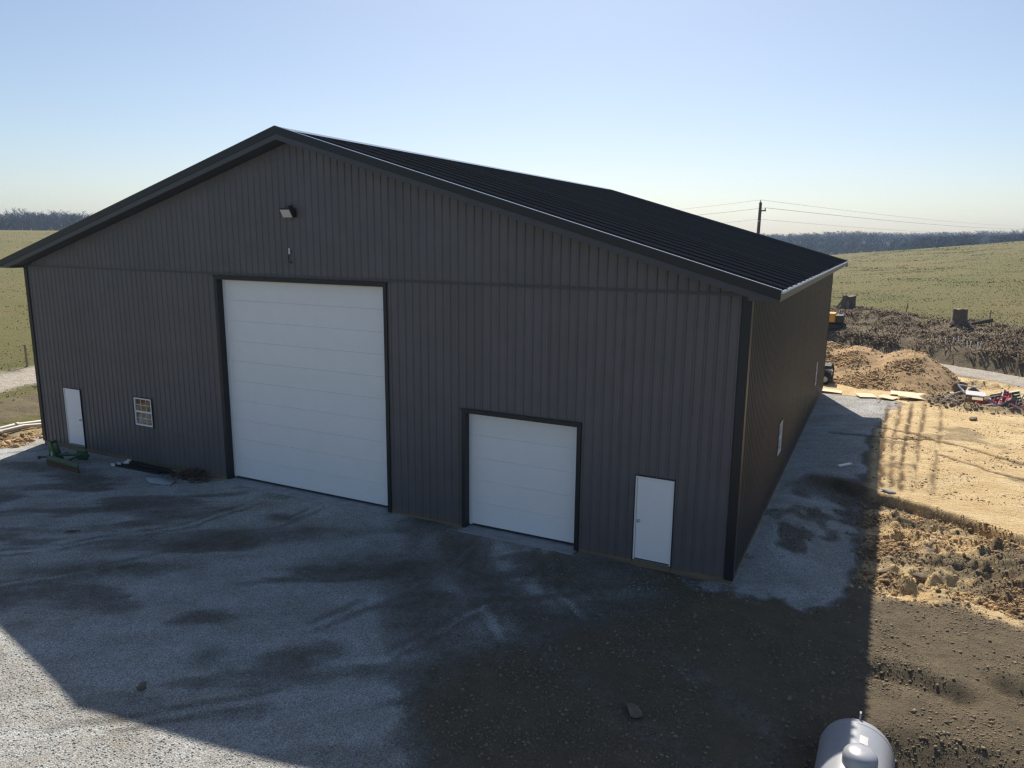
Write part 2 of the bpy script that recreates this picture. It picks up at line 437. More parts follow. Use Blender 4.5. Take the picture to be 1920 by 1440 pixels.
def zones(x, y):
    """weights gravel, sand, grass, road, dark"""
    az = np.arctan2(x-CAM[0], y-CAM[1]); d = np.hypot(x-CAM[0], y-CAM[1])
    nz = fbm(x*0.9, y*0.9, 201, 4)-0.5
    nz2 = fbm(x*2.8, y*2.8, 211, 3)-0.5
    s = road_s(x, y)
    # light gravel in the front yard
    xb = np.interp(-y, [-1, 0.5, 1.6, 4.0, 5.7, 7.7, 9.0, 13.0, 30], [16.2, 16.3, 16.7, 17.3, 18.4, 20.9, 22.6, 26.0, 40])
    e1 = (xb-x)+0.9*nz+0.4*nz2
    g = ss(-0.9, 0.7, e1)*(y < 0.4)
    # compacted mixture between the light gravel and the soil
    xs = np.interp(-y, [-1, 0.55, 1.4, 2.3, 3.6, 5.0, 6.5, 9], [22.7, 22.9, 23.4, 23.0, 22.0, 20.9, 20.5, 21.5])
    e2 = (xs-x)+0.9*nz+0.35*nz2
    g = np.maximum(g, (0.80+0.3*nz)*ss(-0.8, 1.1, e2)*(y < 0.4))
    arc = polyd(x, y, [(16.4, -1.5), (17.0, -3.4), (17.9, -5.0), (19.4, -6.5), (21.2, -7.6), (23.5, -8.8)])
    arc2 = polyd(x, y, [(18.2, -0.8), (19.3, -2.2), (21.0, -3.1), (23.0, -3.9), (25.5, -5.2)])
    g = np.clip(g + 0.5*np.exp(-((arc-0.1)/0.4)**2)-0.22*np.exp(-((arc-1.5)/0.4)**2)*(x > xb) + 0.25*np.exp(-((arc2-0.8)/0.3)**2) - 0.18*np.exp(-((arc2-0.1)/0.35)**2)*(x > 17.5), 0, 1)
    # patches of soil showing in the yard
    u = (x*0.83+y*0.56); v = (-x*0.56+y*0.83)
    stre = fbm(u*0.35, v*1.15, 221, 4)
    g = g*(1-0.35*ss(0.56, 0.70, stre)*(x < xs)*ss(-10, -7, y-0.25*(x-16)))
    for (px, py, a, b, an, k) in [(12.6,-3.4,2.6,0.5,0.62,0.8), (11.4,-6.1,1.8,0.35,0.5,0.8), (9.9,-2.9,1.0,0.35,0.4,0.6), (5.2,-1.9,1.2,0.5,0.0,0.7), (18.3,-6.1,0.35,0.25,0.3,0.6),
                                  (17.3,-2.9,1.3,0.7,0.3,0.7), (16.6,-7.2,0.5,0.35,0.6,0.35), (12.9,-1.6,0.5,0.25,0.2,0.7), (2.6,-1.9,1.3,0.4,0.2,0.5)]:
        dx, dy = x-px, y-py
        ca, sa = math.cos(an), math.sin(an)
        q = ((dx*ca+dy*sa)/a)**2+((-dx*sa+dy*ca)/b)**2
        g = g*(1-0.62*k*np.exp(-q)*np.clip(1+1.6*nz+1.5*nz2, 0.1, 1.4))
    for pth, kk in (([(11.5, -0.4), (11.2, -3.0), (9.6, -5.6), (6.0, -9.0), (0.0, -13)], 0.26), ([(13.3, -0.4), (13.1, -3.2), (11.2, -6.6), (7.5, -10.4), (2.0, -15)], 0.26),
                    ([(18.5, -0.4), (18.6, -2.6), (17.6, -5.6), (14.5, -8.6), (9.0, -12)], 0.24), ([(20.3, -0.4), (20.3, -3.0), (19.3, -6.4), (16.4, -9.8), (11, -14)], 0.24),
                    ([(18.6, -0.4), (19.4, -2.6), (21.8, -5.0), (25.5, -7.4), (29, -9)], 0.22), ([(20.3, -0.3), (21.2, -2.0), (23.3, -3.7), (26.5, -5.4), (29, -6.6)], 0.22)):
        dw = polyd(x+0.25*nz, y+0.25*nz2, pth)
        ln = np.exp(-((dw-0.16)/0.09)**2)-0.55*np.exp(-(dw/0.12)**2)
        g = np.clip(g-kk*ln*ss(0.30, 0.55, fbm(x*0.8, y*0.8, 291, 3))*(y < 0.2)*ss(0.15, 0.5, g), 0, 1)
    # gravel strip along the right wall, turning the front corner
    xr = np.interp(y, [-1, 0.5, 3, 9, 17, 21, 24.3, 25.2], [26.3, 26.9, 27.1, 27.2, 27.25, 27.7, 28.4, 28.2])
    e3 = np.minimum(np.minimum((xr-x), x-22.9), np.minimum(y+0.55+0.35*nz2*2-0.25*ss(24.8, 23.5, x), 25.3-y))+0.7*nz+0.3*nz2
    g2 = ss(-0.12, 0.22, e3)*(y < 26)
    band = np.exp(-((y-9.15)/0.35)**2)*ss(25.2, 25.7, x)*0.95 + 0.55*ss(0.52, 0.66, fbm(x*0.9, y*0.6, 231, 4))*ss(10, 8, y)
    g2 = g2*(1-np.clip(band, 0, 1))
    g = np.maximum(g, g2*((x > W-0.2) | (y < 0.3)))
    g = np.maximum(g, 0.7*np.exp(-(((x-23.9)/0.9)**2+((y+7.6)/0.35)**2)))
    g = g*(x > -1.15+0.8*nz)
    # sand
    ys = np.interp(x, SCX, SCY)
    sa = ss(27.0, 27.5, x+0.4*nz)*ss(-0.3, 0.3, y-np.interp(x, [27, 27.6, 29, 30.3, 33], [0.9, 0.85, 1.5, 1.0, 0.2])+0.9*nz)
    low = ss(0.1, -0.2, y-ys)
    sa = sa*(1-0.85*low*ss(0.40, 0.60, fbm(x*0.85, y*1.2, 241, 4)))
    sa = np.maximum(sa, ss(24.9, 25.2, y)*(x > 10))
    sa = sa*ss(-2.9, -4.4, s+1.3*nz)
    rim = np.hypot((x-PIT[0])/2.3, (y-PIT[1])/1.25)
    sa = sa*(1-0.8*ss(1.75, 1.1, rim+0.8*nz))
    sa = sa*(1-0.6*ss(0.60, 0.72, fbm(x*0.5+3, y*0.9, 251, 4)))
    # darker damp earth on the gullies and ruts
    dk = 0*x
    for cr, wd in [(CRACK, 0.13), (CRACK2, 0.09), (CRACK3, 0.10)]:
        dd = polyd(x+0.22*(fbm(y*0+x*2.2, y*2.2, 61, 3)-0.5), y+0.30*(fbm(x*2.0, y*2.0, 63, 3)-0.5), cr)
        dk = np.maximum(dk, np.exp(-(dd/wd)**2))
    for i, tx in enumerate([27.60, 27.92, 28.22, 28.60, 29.15]):
        xq = tx + (0.012+0.012*i)*(y-10) + 0.07*np.sin(y*0.3+0.4*i)
        dk = np.maximum(dk, (0.95, 0.7, 0.95, 0.75, 0.6)[i]*np.exp(-((x-xq-0.12*(fbm(x*0, y*1.5, 271+i, 3)-0.5))/(0.06+0.05*vn(y*0.5, 0*y, 280+i)))**2)*ss(0.18, 0.5, fbm(x*6, y*1.6, 261+i, 4))*ss(27, 22, y)*ss(9, 9.6, y))
    sa = sa*(1-0.75*dk)
    # grass
    gr = ss(5.6, 7.4, s+2.0*nz)
    lft = ss(-2.7, -3.3, x+0.8*nz)*ss(60, 20, y+0*x)
    gr = np.maximum(gr, lft*(1-0.75*ss(-4.3, -5.2, x+1.2*nz)*ss(-9.4, -8.4, x+1.0*nz)))
    gr = np.maximum(gr, ss(45, 60, d)*ss(-0.45, -0.6, az))
    gr = np.maximum(gr, ss(-25, -30, y))
    # road
    rd = ss(0.35, -0.15, np.abs(s+1.9)-1.45+0.6*nz)
    rl = ss(0.35, -0.25, left_road(x, y)+0.8*nz)*(d < 120)
    rd = np.maximum(rd, rl)
    gr = gr*(1-rd)
    g = g*(1-rd); sa = sa*(1-rd)
    lm = (x < -0.8) & (x > -2.9) & (y < 12)
    sa = np.where(lm, 0.45*np.clip(0.6+2*nz, 0, 1), sa)
    return g, sa, gr, rd, dk

def axis(stops, far_lo, far_hi, g=1.07):
    core = []
    for (lo, hi, step) in stops:
        n = int(round((hi-lo)/step))
        core += list(np.linspace(lo, hi, n, endpoint=False))
    core.append(stops[-1][1])
    a = []; p = core[0]; st = stops[0][2]
    while p > far_lo:
        st = min(st*g, 45); p -= st; a.append(p)
    b = []; p = core[-1]; st = stops[-1][2]
    while p < far_hi:
        st = min(st*g, 45); p += st; b.append(p)
    return np.array(a[::-1]+core+b)
gx = axis([(-4.0, 22.0, 0.12), (22.0, 33.5, 0.058), (33.5, 36.0, 0.12)], -1250, 1250)
gy = axis([(-12.0, -7.0, 0.12), (-7.0, 10.0, 0.058), (10.0, 31.0, 0.11)], -300, 1250)
GX, GY = np.meshgrid(gx, gy)
GZ = height(GX, GY)
ZG, ZS, ZV, ZR_, ZD = zones(GX, GY)
nx, ny = len(gx), len(gy)
idx = np.arange(nx*ny).reshape(ny, nx)
Q = np.stack([idx[:-1, :-1], idx[:-1, 1:], idx[1:, 1:], idx[1:, :-1]], -1).reshape(-1, 4)
fc = lambda A: (A[:-1, :-1]+A[1:, 1:]).reshape(-1)*0.5
soilw = np.clip(1-fc(ZG)-fc(ZS)-fc(ZV)-fc(ZR_), 0, 1)
lab = np.argmax(np.stack([fc(ZG), fc(ZS), fc(ZV), fc(ZR_), soilw]), 0)

def ground_material():
    m = bpy.data.materials.new('ground_cover'); m.use_nodes = True
    nt = m.node_tree; N = nt.nodes; K = nt.links
    b = N['Principled BSDF']; b.inputs['Roughness'].default_value = 0.95; b.inputs['Specular IOR Level'].default_value = 0.15
    tc = N.new('ShaderNodeTexCoord'); P = tc.outputs['Object']
    def noise(sc, det=5, ro=0.6, vec=None):
        n = N.new('ShaderNodeTexNoise'); n.inputs['Scale'].default_value = sc; n.inputs['Detail'].default_value = det; n.inputs['Roughness'].default_value = ro
        K.new(vec or P, n.inputs['Vector']); return n.outputs[0]
    def rng(v, a, b_, c=0.0, d=1.0):
        n = N.new('ShaderNodeMapRange'); n.inputs[1].default_value = a; n.inputs[2].default_value = b_; n.inputs[3].default_value = c; n.inputs[4].default_value = d
        K.new(v, n.inputs[0]); return n.outputs[0]
    def mix(f, a, c, mode='MIX'):
        n = N.new('ShaderNodeMix'); n.data_type = 'RGBA'; n.blend_type = mode
        if isinstance(f, float): n.inputs[0].default_value = f
        else: K.new(f, n.inputs[0])
        for v, i in ((a, 6), (c, 7)):
            if isinstance(v, tuple): n.inputs[i].default_value = (*v, 1)
            else: K.new(v, n.inputs[i])
        return n.outputs[2]
    def math_(op, a, c):
        n = N.new('ShaderNodeMath'); n.operation = op
        for v, i in ((a, 0), (c, 1)):
            if isinstance(v, (int, float)): n.inputs[i].default_value = v
            else: K.new(v, n.inputs[i])
        return n.outputs[0]
    at = N.new('ShaderNodeAttribute'); at.attribute_name = 'zoneA'
    sp = N.new('ShaderNodeSeparateColor'); K.new(at.outputs['Color'], sp.inputs[0])
    at2 = N.new('ShaderNodeAttribute'); at2.attribute_name = 'zoneB'
    sp2 = N.new('ShaderNodeSeparateColor'); K.new(at2.outputs['Color'], sp2.inputs[0])
    edge = rng(math_('ADD', math_('MULTIPLY', noise(5.0, 8, 0.75), 0.6), math_('MULTIPLY', noise(30.0, 4, 0.7), 0.4)), 0.33, 0.67, -0.5, 0.5)
    def zone(o, k=1.0):
        # keep partial weights, roughen the border
        w = math_('MULTIPLY', o, math_('SUBTRACT', 1.0, o))
        e = math_('MULTIPLY', math_('MULTIPLY', edge, w), 4.0*k)
        n = N.new('ShaderNodeClamp'); K.new(math_('ADD', o, e), n.inputs[0]); return n.outputs[0]
    fg, fs, fv = zone(sp.outputs[0]), zone(sp.outputs[1]), zone(sp.outputs[2])
    fr, fd = zone(sp2.outputs[0]), sp2.outputs[1]
    # soil
    soil = mix(rng(noise(2.0, 8, 0.7), 0.3, 0.7), (0.185, 0.150, 0.098), (0.285, 0.228, 0.148))
    soil = mix(rng(noise(45.0, 3, 0.6), 0.35, 0.7), soil, mix(0.5, soil, (0.06, 0.048, 0.034)))
    vp = N.new('ShaderNodeTexVoronoi'); vp.inputs['Scale'].default_value = 26.0; K.new(P, vp.inputs['Vector'])
    soil = mix(rng(vp.outputs['Distance'], 0.16, 0.08), soil, (0.255, 0.215, 0.165))
    # sand
    sand = mix(rng(noise(1.1, 8, 0.68), 0.3, 0.7), (0.64, 0.45, 0.215), (0.86, 0.68, 0.40))
    mp = N.new('ShaderNodeMapping'); mp.inputs['Scale'].default_value = (1.2, 5.0, 1.0); mp.inputs['Rotation'].default_value = (0, 0, 0.15); K.new(P, mp.inputs[0])
    sand = mix(rng(noise(2.0, 8, 0.75, mp.outputs[0]), 0.53, 0.68), sand, (0.44, 0.29, 0.145))
    sand = mix(rng(noise(24.0, 5, 0.7), 0.56, 0.70), sand, (0.38, 0.25, 0.125))
    # gravel
    vg = N.new('ShaderNodeTexVoronoi'); vg.inputs['Scale'].default_value = 38.0; K.new(P, vg.inputs['Vector'])
    sv = N.new('ShaderNodeSeparateColor'); K.new(vg.outputs['Color'], sv.inputs[0])
    grav = mix(sv.outputs[0], (0.39, 0.41, 0.40), (0.62, 0.655, 0.64))
    grav = mix(rng(vg.outputs['Distance'], 0.35, 0.75), grav, (0.29, 0.275, 0.26))
    grav = mix(rng(noise(0.9, 7, 0.7), 0.40, 0.70, 0.0, 0.7), grav, mix(1.0, grav, (0.62, 0.54, 0.45), 'MULTIPLY'))
    mg = N.new('ShaderNodeMapping'); mg.vector_type = 'TEXTURE'; mg.inputs['Rotation'].default_value = (0, 0, 0.62); mg.inputs['Scale'].default_value = (5.0, 0.8, 1.0); K.new(P, mg.inputs[0])
    grav = mix(rng(noise(1.3, 6, 0.65, mg.outputs[0]), 0.46, 0.68, 0.0, 0.6), grav, mix(1.0, grav, (0.66, 0.61, 0.55), 'MULTIPLY'))
    # road
    road = mix(rng(noise(3.0, 6, 0.7), 0.3, 0.7), (0.42, 0.37, 0.30), (0.58, 0.52, 0.43))
    # pasture
    g1 = mix(rng(noise(0.06, 8, 0.7), 0.35, 0.65), (0.185, 0.152, 0.062), (0.130, 0.132, 0.043))
    g1 = mix(rng(noise(1.9, 8, 0.8), 0.58, 0.74), g1, (0.095, 0.09, 0.04))
    g1 = mix(rng(noise(0.55, 8, 0.75), 0.60, 0.72), g1, (0.235, 0.195, 0.10))
    col = mix(fs, soil, sand)
    col = mix(fg, col, grav)
    col = mix(fv, col, g1)
    col = mix(fr, col, road)
    col = mix(fd, col, (0.15, 0.09, 0.045))
    K.new(col, b.inputs['Base Color'])
    # relief
    hs = math_('ADD', math_('MULTIPLY', noise(22.0, 8, 0.8), 0.12), math_('MULTIPLY', noise(3.0, 5, 0.6), 0.18))
    hg = math_('MULTIPLY', rng(vg.outputs['Distance'], 0.0, 0.7, 1.0, 0.0), 0.012)
    hsand = math_('ADD', math_('MULTIPLY', noise(10.0, 8, 0.75), 0.085), math_('MULTIPLY', noise(2.0, 8, 0.75, mp.outputs[0]), 0.15))
    hgr = math_('MULTIPLY', noise(2.2, 8, 0.8), 0.22)
    def fmix(f, a, c):
        n = N.new('ShaderNodeMix'); n.data_type = 'FLOAT'; K.new(f, n.inputs[0]); K.new(a, n.inputs[2]); K.new(c, n.inputs[3]); return n.outputs[0]
    h = fmix(fs, hs, hsand); h = fmix(fg, h, hg); h = fmix(fv, h, hgr)
    bp = N.new('ShaderNodeBump'); bp.inputs['Strength'].default_value = 0.9; bp.inputs['Distance'].default_value = 1.0
    K.new(h, bp.inputs['Height']); K.new(bp.outputs[0], b.inputs['Normal'])
    MATS['ground_cover'] = m
ground_material()

def sheet(name, mask):
    q = Q[mask]
    u, inv = np.unique(q, return_inverse=True)
    V = np.stack([GX.ravel()[u], GY.ravel()[u], GZ.ravel()[u]], -1)
    o = np_mesh(name, V, inv.reshape(-1, 4), 'ground_cover', smooth=True)
    one = np.ones(len(u))
    for nm, cols in (('zoneA', (ZG, ZS, ZV)), ('zoneB', (ZR_, ZD, ZD*0))):
        a = o.data.attributes.new(nm, 'FLOAT_COLOR', 'POINT')
        a.data.foreach_set('color', np.stack([np.clip(c.ravel()[u], 0, 1) for c in cols]+[one], -1).astype(np.float32).ravel())
    return tag(o, kind='structure')
sheet('gravel_yard', lab == 0)
sheet('sand_ground', lab == 1)
sheet('pasture', lab == 2)
sheet('gravel_road', lab == 3)
sheet('soil_ground', lab == 4)
def gz(x, y):
    return float(height(np.array([x]), np.array([y]))[0])

# ------------------------------------------------------------------ barn
H, HS = 6.334, 6.256
SL = 0.293
ZRG = 10.265
OG, OV = 0.47, 0.612
barn = thing('barn', (0, 0, 0), 'large charcoal metal pole barn with white overhead doors and black roof', 'barn')
def roofz(x): return ZRG-SL*abs(x-XC)
PW = 0.9137
RIBH = 0.026
def rib_profile(u0, u1, extra=()):
    pts = set()
    k0 = int(math.floor(u0/0.22843))-1
    pr = []
    for k in range(k0, k0+9):
        c = k*0.22843+0.03
        pr += [(c-0.034, 0.0), (c-0.013, RIBH), (c+0.013, RIBH), (c+0.034, 0.0)]
    us = np.array([p[0] for p in pr]); hs = np.array([p[1] for p in pr])
    b = [u0, u1]+[p[0] for p in pr if u0 < p[0] < u1]+[e for e in extra if u0 < e < u1]
    b = sorted(set(round(v, 5) for v in b))
    return [(u, float(np.interp(u, us, hs))) for u in b]
def ribbed(u0, u1, zlo, zhi, P, openings=(), extra=(), off=0.0):
    """corrugated sheet; P(u, out, z) -> point"""
    ex = list(extra)
    for o in openings: ex += [o[0], o[1]]
    pr = rib_profile(u0, u1, ex)
    mb = MB()
    for (ua, ha), (ub, hb) in zip(pr[:-1], pr[1:]):
        um = (ua+ub)/2
        cuts = sorted((o[2], o[3]) for o in openings if o[0] < um < o[1])
        segs = []
        lo_a, lo_b = zlo(ua), zlo(ub)
        cur = (lo_a, lo_b)
        for (c0, c1) in cuts:
            if c0 > cur[0]+1e-4: segs.append((cur, (c0, c0)))
            cur = (c1, c1)
        segs.append((cur, (zhi(ua), zhi(ub))))
        for (a0, b0), (a1, b1) in segs:
            if a1-a0 < 1e-3 and b1-b0 < 1e-3: continue
            mb.add([P(ua, ha+off, a0), P(ub, hb+off, b0), P(ub, hb+off, b1), P(ua, ha+off, a1)], [(0, 1, 2, 3)])
    return mb
# openings of the front wall: x0, x1, z0, z1
BIG = (9.232, 15.469, -1, 6.274)
SMALL = (17.729, 21.001, -1, 3.171)
ER = (22.385, 23.29, 0.03, 2.093)
EL = (1.464, 2.37, 0.045, 2.105)
WN = (5.165, 6.001, 1.213, 2.150)
fo = [BIG, SMALL, (ER[0]+.01, ER[1]-.01, -1, ER[3]-.01), (EL[0]+.01, EL[1]-.01, -1, EL[3]-.01), (WN[0]+.02, WN[1]-.02, WN[2]+.02, WN[3]-.02)]
PF = lambda u, o, z: (u, -o, z)
npan = 27
for i in range(npan):
    a, b_ = W*i/npan, W*(i+1)/npan
    op = [o for o in fo if o[1] > a and o[0] < b_]
    ribbed(a, b_, lambda u: 0.0, lambda u: H-0.02, PF, op, off=0.005*(i % 2)).build('wall_panel', 'siding', barn)
    ribbed(a, b_, lambda u: H+0.02, lambda u: roofz(u)-0.335, PF, [], extra=(XC,), off=0.012+0.005*(i % 2)).build('gable_panel', 'siding', barn)
PR = lambda u, o, z: (W+o, u, z)
SW1 = (6.70, 7.535, 1.10, 2.08)
SW2 = (19.25, 20.085, 1.07, 2.07)
so_ = [(w[0]+.02, w[1]-.02, w[2]+.02, w[3]-.02) for w in (SW1, SW2)]
for i in range(28):
    a, b_ = L*i/28, L*(i+1)/28
    op = [o for o in so_ if o[1] > a and o[0] < b_]
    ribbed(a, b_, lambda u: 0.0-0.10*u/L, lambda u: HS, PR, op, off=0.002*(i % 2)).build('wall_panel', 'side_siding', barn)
# unseen walls
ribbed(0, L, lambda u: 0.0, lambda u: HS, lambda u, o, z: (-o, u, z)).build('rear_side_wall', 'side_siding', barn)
ribbed(0, W, lambda u: -0.1, lambda u: roofz(u)-0.335, lambda u, o, z: (u, L+o, z), extra=(XC,)).build('rear_gable_wall', 'side_siding', barn)
MB().box(0.1, W-0.1, 0.45, L-0.1, -0.28, -0.03).build('floor_slab', 'concrete', barn)
# inner liner keeps daylight out
MB().box(0.12, W-0.12, 0.62, 0.66, -0.03, 6.2).build('inner_partition', 'dark_inside', barn)
# trim band where the two tiers of siding meet
for q_ in ((-0.03, BIG[0]-0.022), (BIG[0]-0.022, BIG[1]+0.022), (BIG[1]+0.022, W-0.16)): MB().box(q_[0], q_[1], -0.048, -0.002, H-0.028, H+0.035).build('trim_band', 'fascia', barn)
# corner trims
MB().box(W-0.16, W+0.036, -0.038, 0.0, -0.02, HS+0.06).box(W+0.0, W+0.036, 0.0, 0.15, -0.02, HS-0.002).build('corner_trim', 'black_trim', barn)
MB().box(-0.036, 0.13, -0.038, 0.0, -0.02, HS+0.04).box(-0.036, 0.0, 0.0, 0.15, -0.02, HS-0.002).build('corner_trim', 'black_trim', barn)
MB().box(W, W+0.036, L-0.15, L+0.03, -0.12, HS-0.002).build('corner_trim', 'black_trim', barn)
# treated grade boards
for (a, b_) in [(0.0, EL[0]), (EL[0], EL[1]), (EL[1], BIG[0]), (BIG[1], SMALL[0]), (SMALL[1], ER[0]), (ER[0], ER[1]), (ER[1], W)]:
    dr = (a in (EL[0], ER[0]))
    MB().box(a+0.003, b_-0.003, -0.012 if not dr else -0.035, 0.10, -0.34, 0.012 if not dr else 0.028).build('grade_board', 'treated_wood', barn)
MB().box(W-0.10, W+0.010, 0.02, L-0.01, -0.6, 0.0).build('grade_board', 'treated_wood', barn)
# roof
NRP = 28
PD = (L+2*OG)/NRP
def roof_panel_mesh(side):
    pr = []
    # a tall lap rib on one edge and three low ribs between
    pr = [(0.0, 0.0), (0.012, 0.036), (0.046, 0.036), (0.066, 0.0)]
    for k in range(1, 4):
        c = 0.032+k*PD/4
        pr += [(c-0.040, 0.0), (c-0.015, 0.018), (c+0.015, 0.018), (c+0.040, 0.0)]
    pr += [(PD, 0.0)]
    mb = MB()
    nr = math.sqrt(1+SL*SL)
    vs = []
    xe = XC+OV+0.03
    for (v, h) in pr:
        for (dx, dz) in ((0.05, 0), (xe, 0)):
            vs.append((side*(dx+h*SL/nr), v, -SL*dx+h/nr))
    # underside edge at the eave
    n2 = len(pr)
    fs = []
    for i in range(n2-1):
        f = (2*i, 2*i+1, 2*i+3, 2*i+2)
        fs.append(f if side > 0 else f[::-1])
    mb.add(vs, fs)
    return mb
for side in (1, -1):
    base = None
    for i in range(NRP):
        if base is None:
            base = roof_panel_mesh(side).build('roof_panel', 'roof_metal', barn)
            o = base
        else:
            o = base.copy(); C.objects.link(o); o.parent = barn
        o.location = (XC, -OG+i*PD, ZRG-0.035+0.0015*(i % 2))
        # white plugs added at the eave rib ends, standing in for sun glints
        if side > 0:
            xx = XC+OV+0.022
            for k_ in range(4):
                if i == 0 and k_ == 0:
                    glint0 = MB().prism([(-0.040, -SL*xx-0.004), (0.040, -SL*xx-0.004), (0.016, -SL*xx+0.034), (-0.016, -SL*xx+0.034)], 'x', xx-0.03, xx+0.05).build('rib_end_glint', 'white_trim', barn); pl = glint0
                else:
                    pl = glint0.copy(); C.objects.link(pl); pl.parent = barn
                pl.location = (XC, o.location[1]+0.032+k_*PD/4, o.location[2])
# ridge cap
MB().prism([(XC-0.28, ZRG-0.28*SL+0.005), (XC, ZRG+0.02), (XC+0.28, ZRG-0.28*SL+0.005), (XC+0.28, ZRG-0.28*SL-0.004), (XC, ZRG+0.008), (XC-0.28, ZRG-0.28*SL-0.004)], 'y', -OG-0.02, L+OG+0.02).build('ridge_cap', 'glossy_trim', barn)
# rake trim, fascia, soffit (front and rear)
xe = XC+OV+0.02
def rake(name, m, t0, t1, ya, yb, side, x_in=0.0, x_out=None):
    xo = x_out or xe
    pts = [(XC+side*x_in, ZRG-SL*x_in+t0), (XC+side*xo, ZRG-SL*xo+t0), (XC+side*xo, ZRG-SL*xo+t1), (XC+side*x_in, ZRG-SL*x_in+t1)]
    return MB().prism(pts, 'y', ya, yb).build(name, m, barn)
for side in (1, -1):
    rake('rake_trim', 'black_trim', 0.018, -0.175, -OG-0.035, -OG-0.005, side)
    rake('rake_edge', 'glossy_trim', 0.019, 0.034, -OG-0.036, -OG+0.05, side)
    rake('rake_fascia', 'fascia', -0.178, -0.32, -OG-0.022, -OG+0.02, side, 0, XC+0.02)
    rake('gable_soffit', 'soffit', -0.30, -0.318, -OG+0.021, 0.02, side, 0, XC)
    rake('rake_trim', 'black_trim', 0.018, -0.30, L+OG+0.005, L+OG+0.035, side)
    rake('gable_soffit', 'soffit', -0.30, -0.318, L, L+OG, side, 0, XC)
    # roof deck closes the roof to light
    pts = [(XC, ZRG-0.06), (XC+side*(XC+OV-0.03), ZRG-SL*(XC+OV-0.03)-0.06), (XC+side*(XC+OV-0.03), ZRG-SL*(XC+OV-0.03)-0.08), (XC, ZRG-0.08)]
    MB().prism(pts, 'y', -OG+0.03, L+OG-0.01).build('roof_deck', 'dark_inside', barn)
    # eave fascia and soffit
    ze = ZRG-SL*xe
    xf = XC+side*(XC+OV)
    xi = XC+side*XC
    MB().box(min(xf, xf-side*0.03), max(xf, xf-side*0.03), -OG-0.002, L+OG, HS-0.004, ze-0.045).build('eave_fascia', 'fascia', barn)
    MB().box(min(xi, xf-side*0.032), max(xi, xf-side*0.032), -OG+0.025, L+OG-0.02, HS, HS+0.014).build('eave_soffit', 'soffit', barn)
    # boxed return at the front corner
    zA = ZRG-SL*XC-0.18; zB = ZRG-SL*(XC+OV)-0.18
    xin = XC+side*(XC+0.022)
    MB().prism([(xin, HS-0.002), (xf, HS-0.002), (xf, max(zB, HS+0.01)), (xin, zA)], 'y', -OG-0.020, -OG+0.02).build('eave_return', 'fascia', barn)
    MB().prism([(xi, HS+0.016), (xi+side*0.02, HS+0.016), (xi+side*0.02, zA-0.1), (xi, zA-0.1)], 'y', -OG+0.022, 0.0).build('eave_return', 'fascia', barn)

# overhead doors
def overhead(name, o, nsec, label):
    x0, x1, z1 = o[0]+0.105, o[1]-0.105, o[3]-0.115
    d = bpy.data.objects.new('overhead_door', None); C.objects.link(d); d.parent = barn; d['label'] = label
    y = 0.20
    sh = (z1-0.02)/nsec
    for i in range(nsec):
        MB().box(x0+0.07, x1-0.07, y, y+0.05, 0.02+i*sh+0.0018, 0.02+(i+1)*sh-0.0018).build('door_section', 'white_door', d, bevel=0.002)
    MB().box(x0+0.02, x1-0.02, y+0.052, y+0.06, 0.0, z1).build('door_backing', 'white_door', d)
    for q_ in ((x0, x0+0.085, 0.0), (x1-0.085, x1, 0.0), (x0+0.085, x1-0.085, z1-0.06)): MB().box(q_[0], q_[1], y-0.025, y-0.002, q_[2], z1).build('door_stop', 'white_trim', d)
    MB().box(x0+0.085, x1-0.085, y-0.004, y+0.045, -0.015, 0.022).build('weather_strip', 'weather_strip', d)
    # black face trim with returns into the opening
    for q_ in ((o[0], x0, -0.05), (x1, o[1], -0.05), (x0, x1, z1)): MB().box(q_[0], q_[1], -0.045, y+0.06, q_[2], o[3]).build('door_trim', 'black_trim', d)
    MB().box(o[0]-0.02, o[1]+0.02, -0.085, -0.047, o[3]-0.03, o[3]+0.004).build('drip_cap', 'black_trim', d)
    MB().box(o[0]+0.03, o[1]-0.03, -0.30, 0.45, -0.32, -0.045).build('concrete_sill', 'concrete', d, bevel=0.015)
overhead('overhead_door', BIG, 10, 'tall white sectional overhead door')
overhead('overhead_door', SMALL, 5, 'small square white sectional overhead door')

def entry(o, label, handle_side, hinge_gap):
    x0, x1, z0, z1 = o
    d = bpy.data.objects.new('entry_door', None); C.objects.link(d); d.parent = barn; d['label'] = label
    for q_ in ((x0-0.022, x0, -0.01), (x1, x1+0.022, -0.01), (x0, x1, z1)): MB().box(q_[0], q_[1], -0.045, 0.0, q_[2], z1+0.022).build('door_trim', 'black_trim', d)
    for q_ in ((x0, x0+0.035, z0), (x1-0.035, x1, z0), (x0+0.035, x1-0.035, z1-0.035)): MB().box(q_[0], q_[1], -0.035, 0.06, q_[2], z1).build('frame', 'white_trim', d)
    MB().box(x0+0.042, x1-0.042, -0.012, 0.03, z0+0.04, z1-0.042).build('door_leaf', 'white_door', d, bevel=0.004)
    MB().box(x0+0.035, x1-0.035, -0.055, 0.05, z0-0.004, z0+0.022).build('threshold', 'steel', d)
    MB().box(x0+0.03, x1-0.03, 0.035, 0.05, z0, z1).build('door_backing', 'weather_strip', d)
    hx = x0+0.105 if handle_side < 0 else x1-0.105
    M = Matrix.Translation((hx, -0.012, z0+0.98)) @ Matrix.Rotation(math.pi/2, 4, 'X')
    MB().lathe([(0.001, 0.0), (0.033, 0.0), (0.033, 0.008), (0.014, 0.012), (0.014, 0.035), (0.03, 0.045), (0.034, 0.06), (0.026, 0.075), (0.001, 0.08)], 14, M).build('door_knob', 'steel', d, smooth=True)
entry(ER, 'white entry door nearest the right corner', -1, 0)
entry(EL, 'white entry door nearest the far left corner', 1, 0)

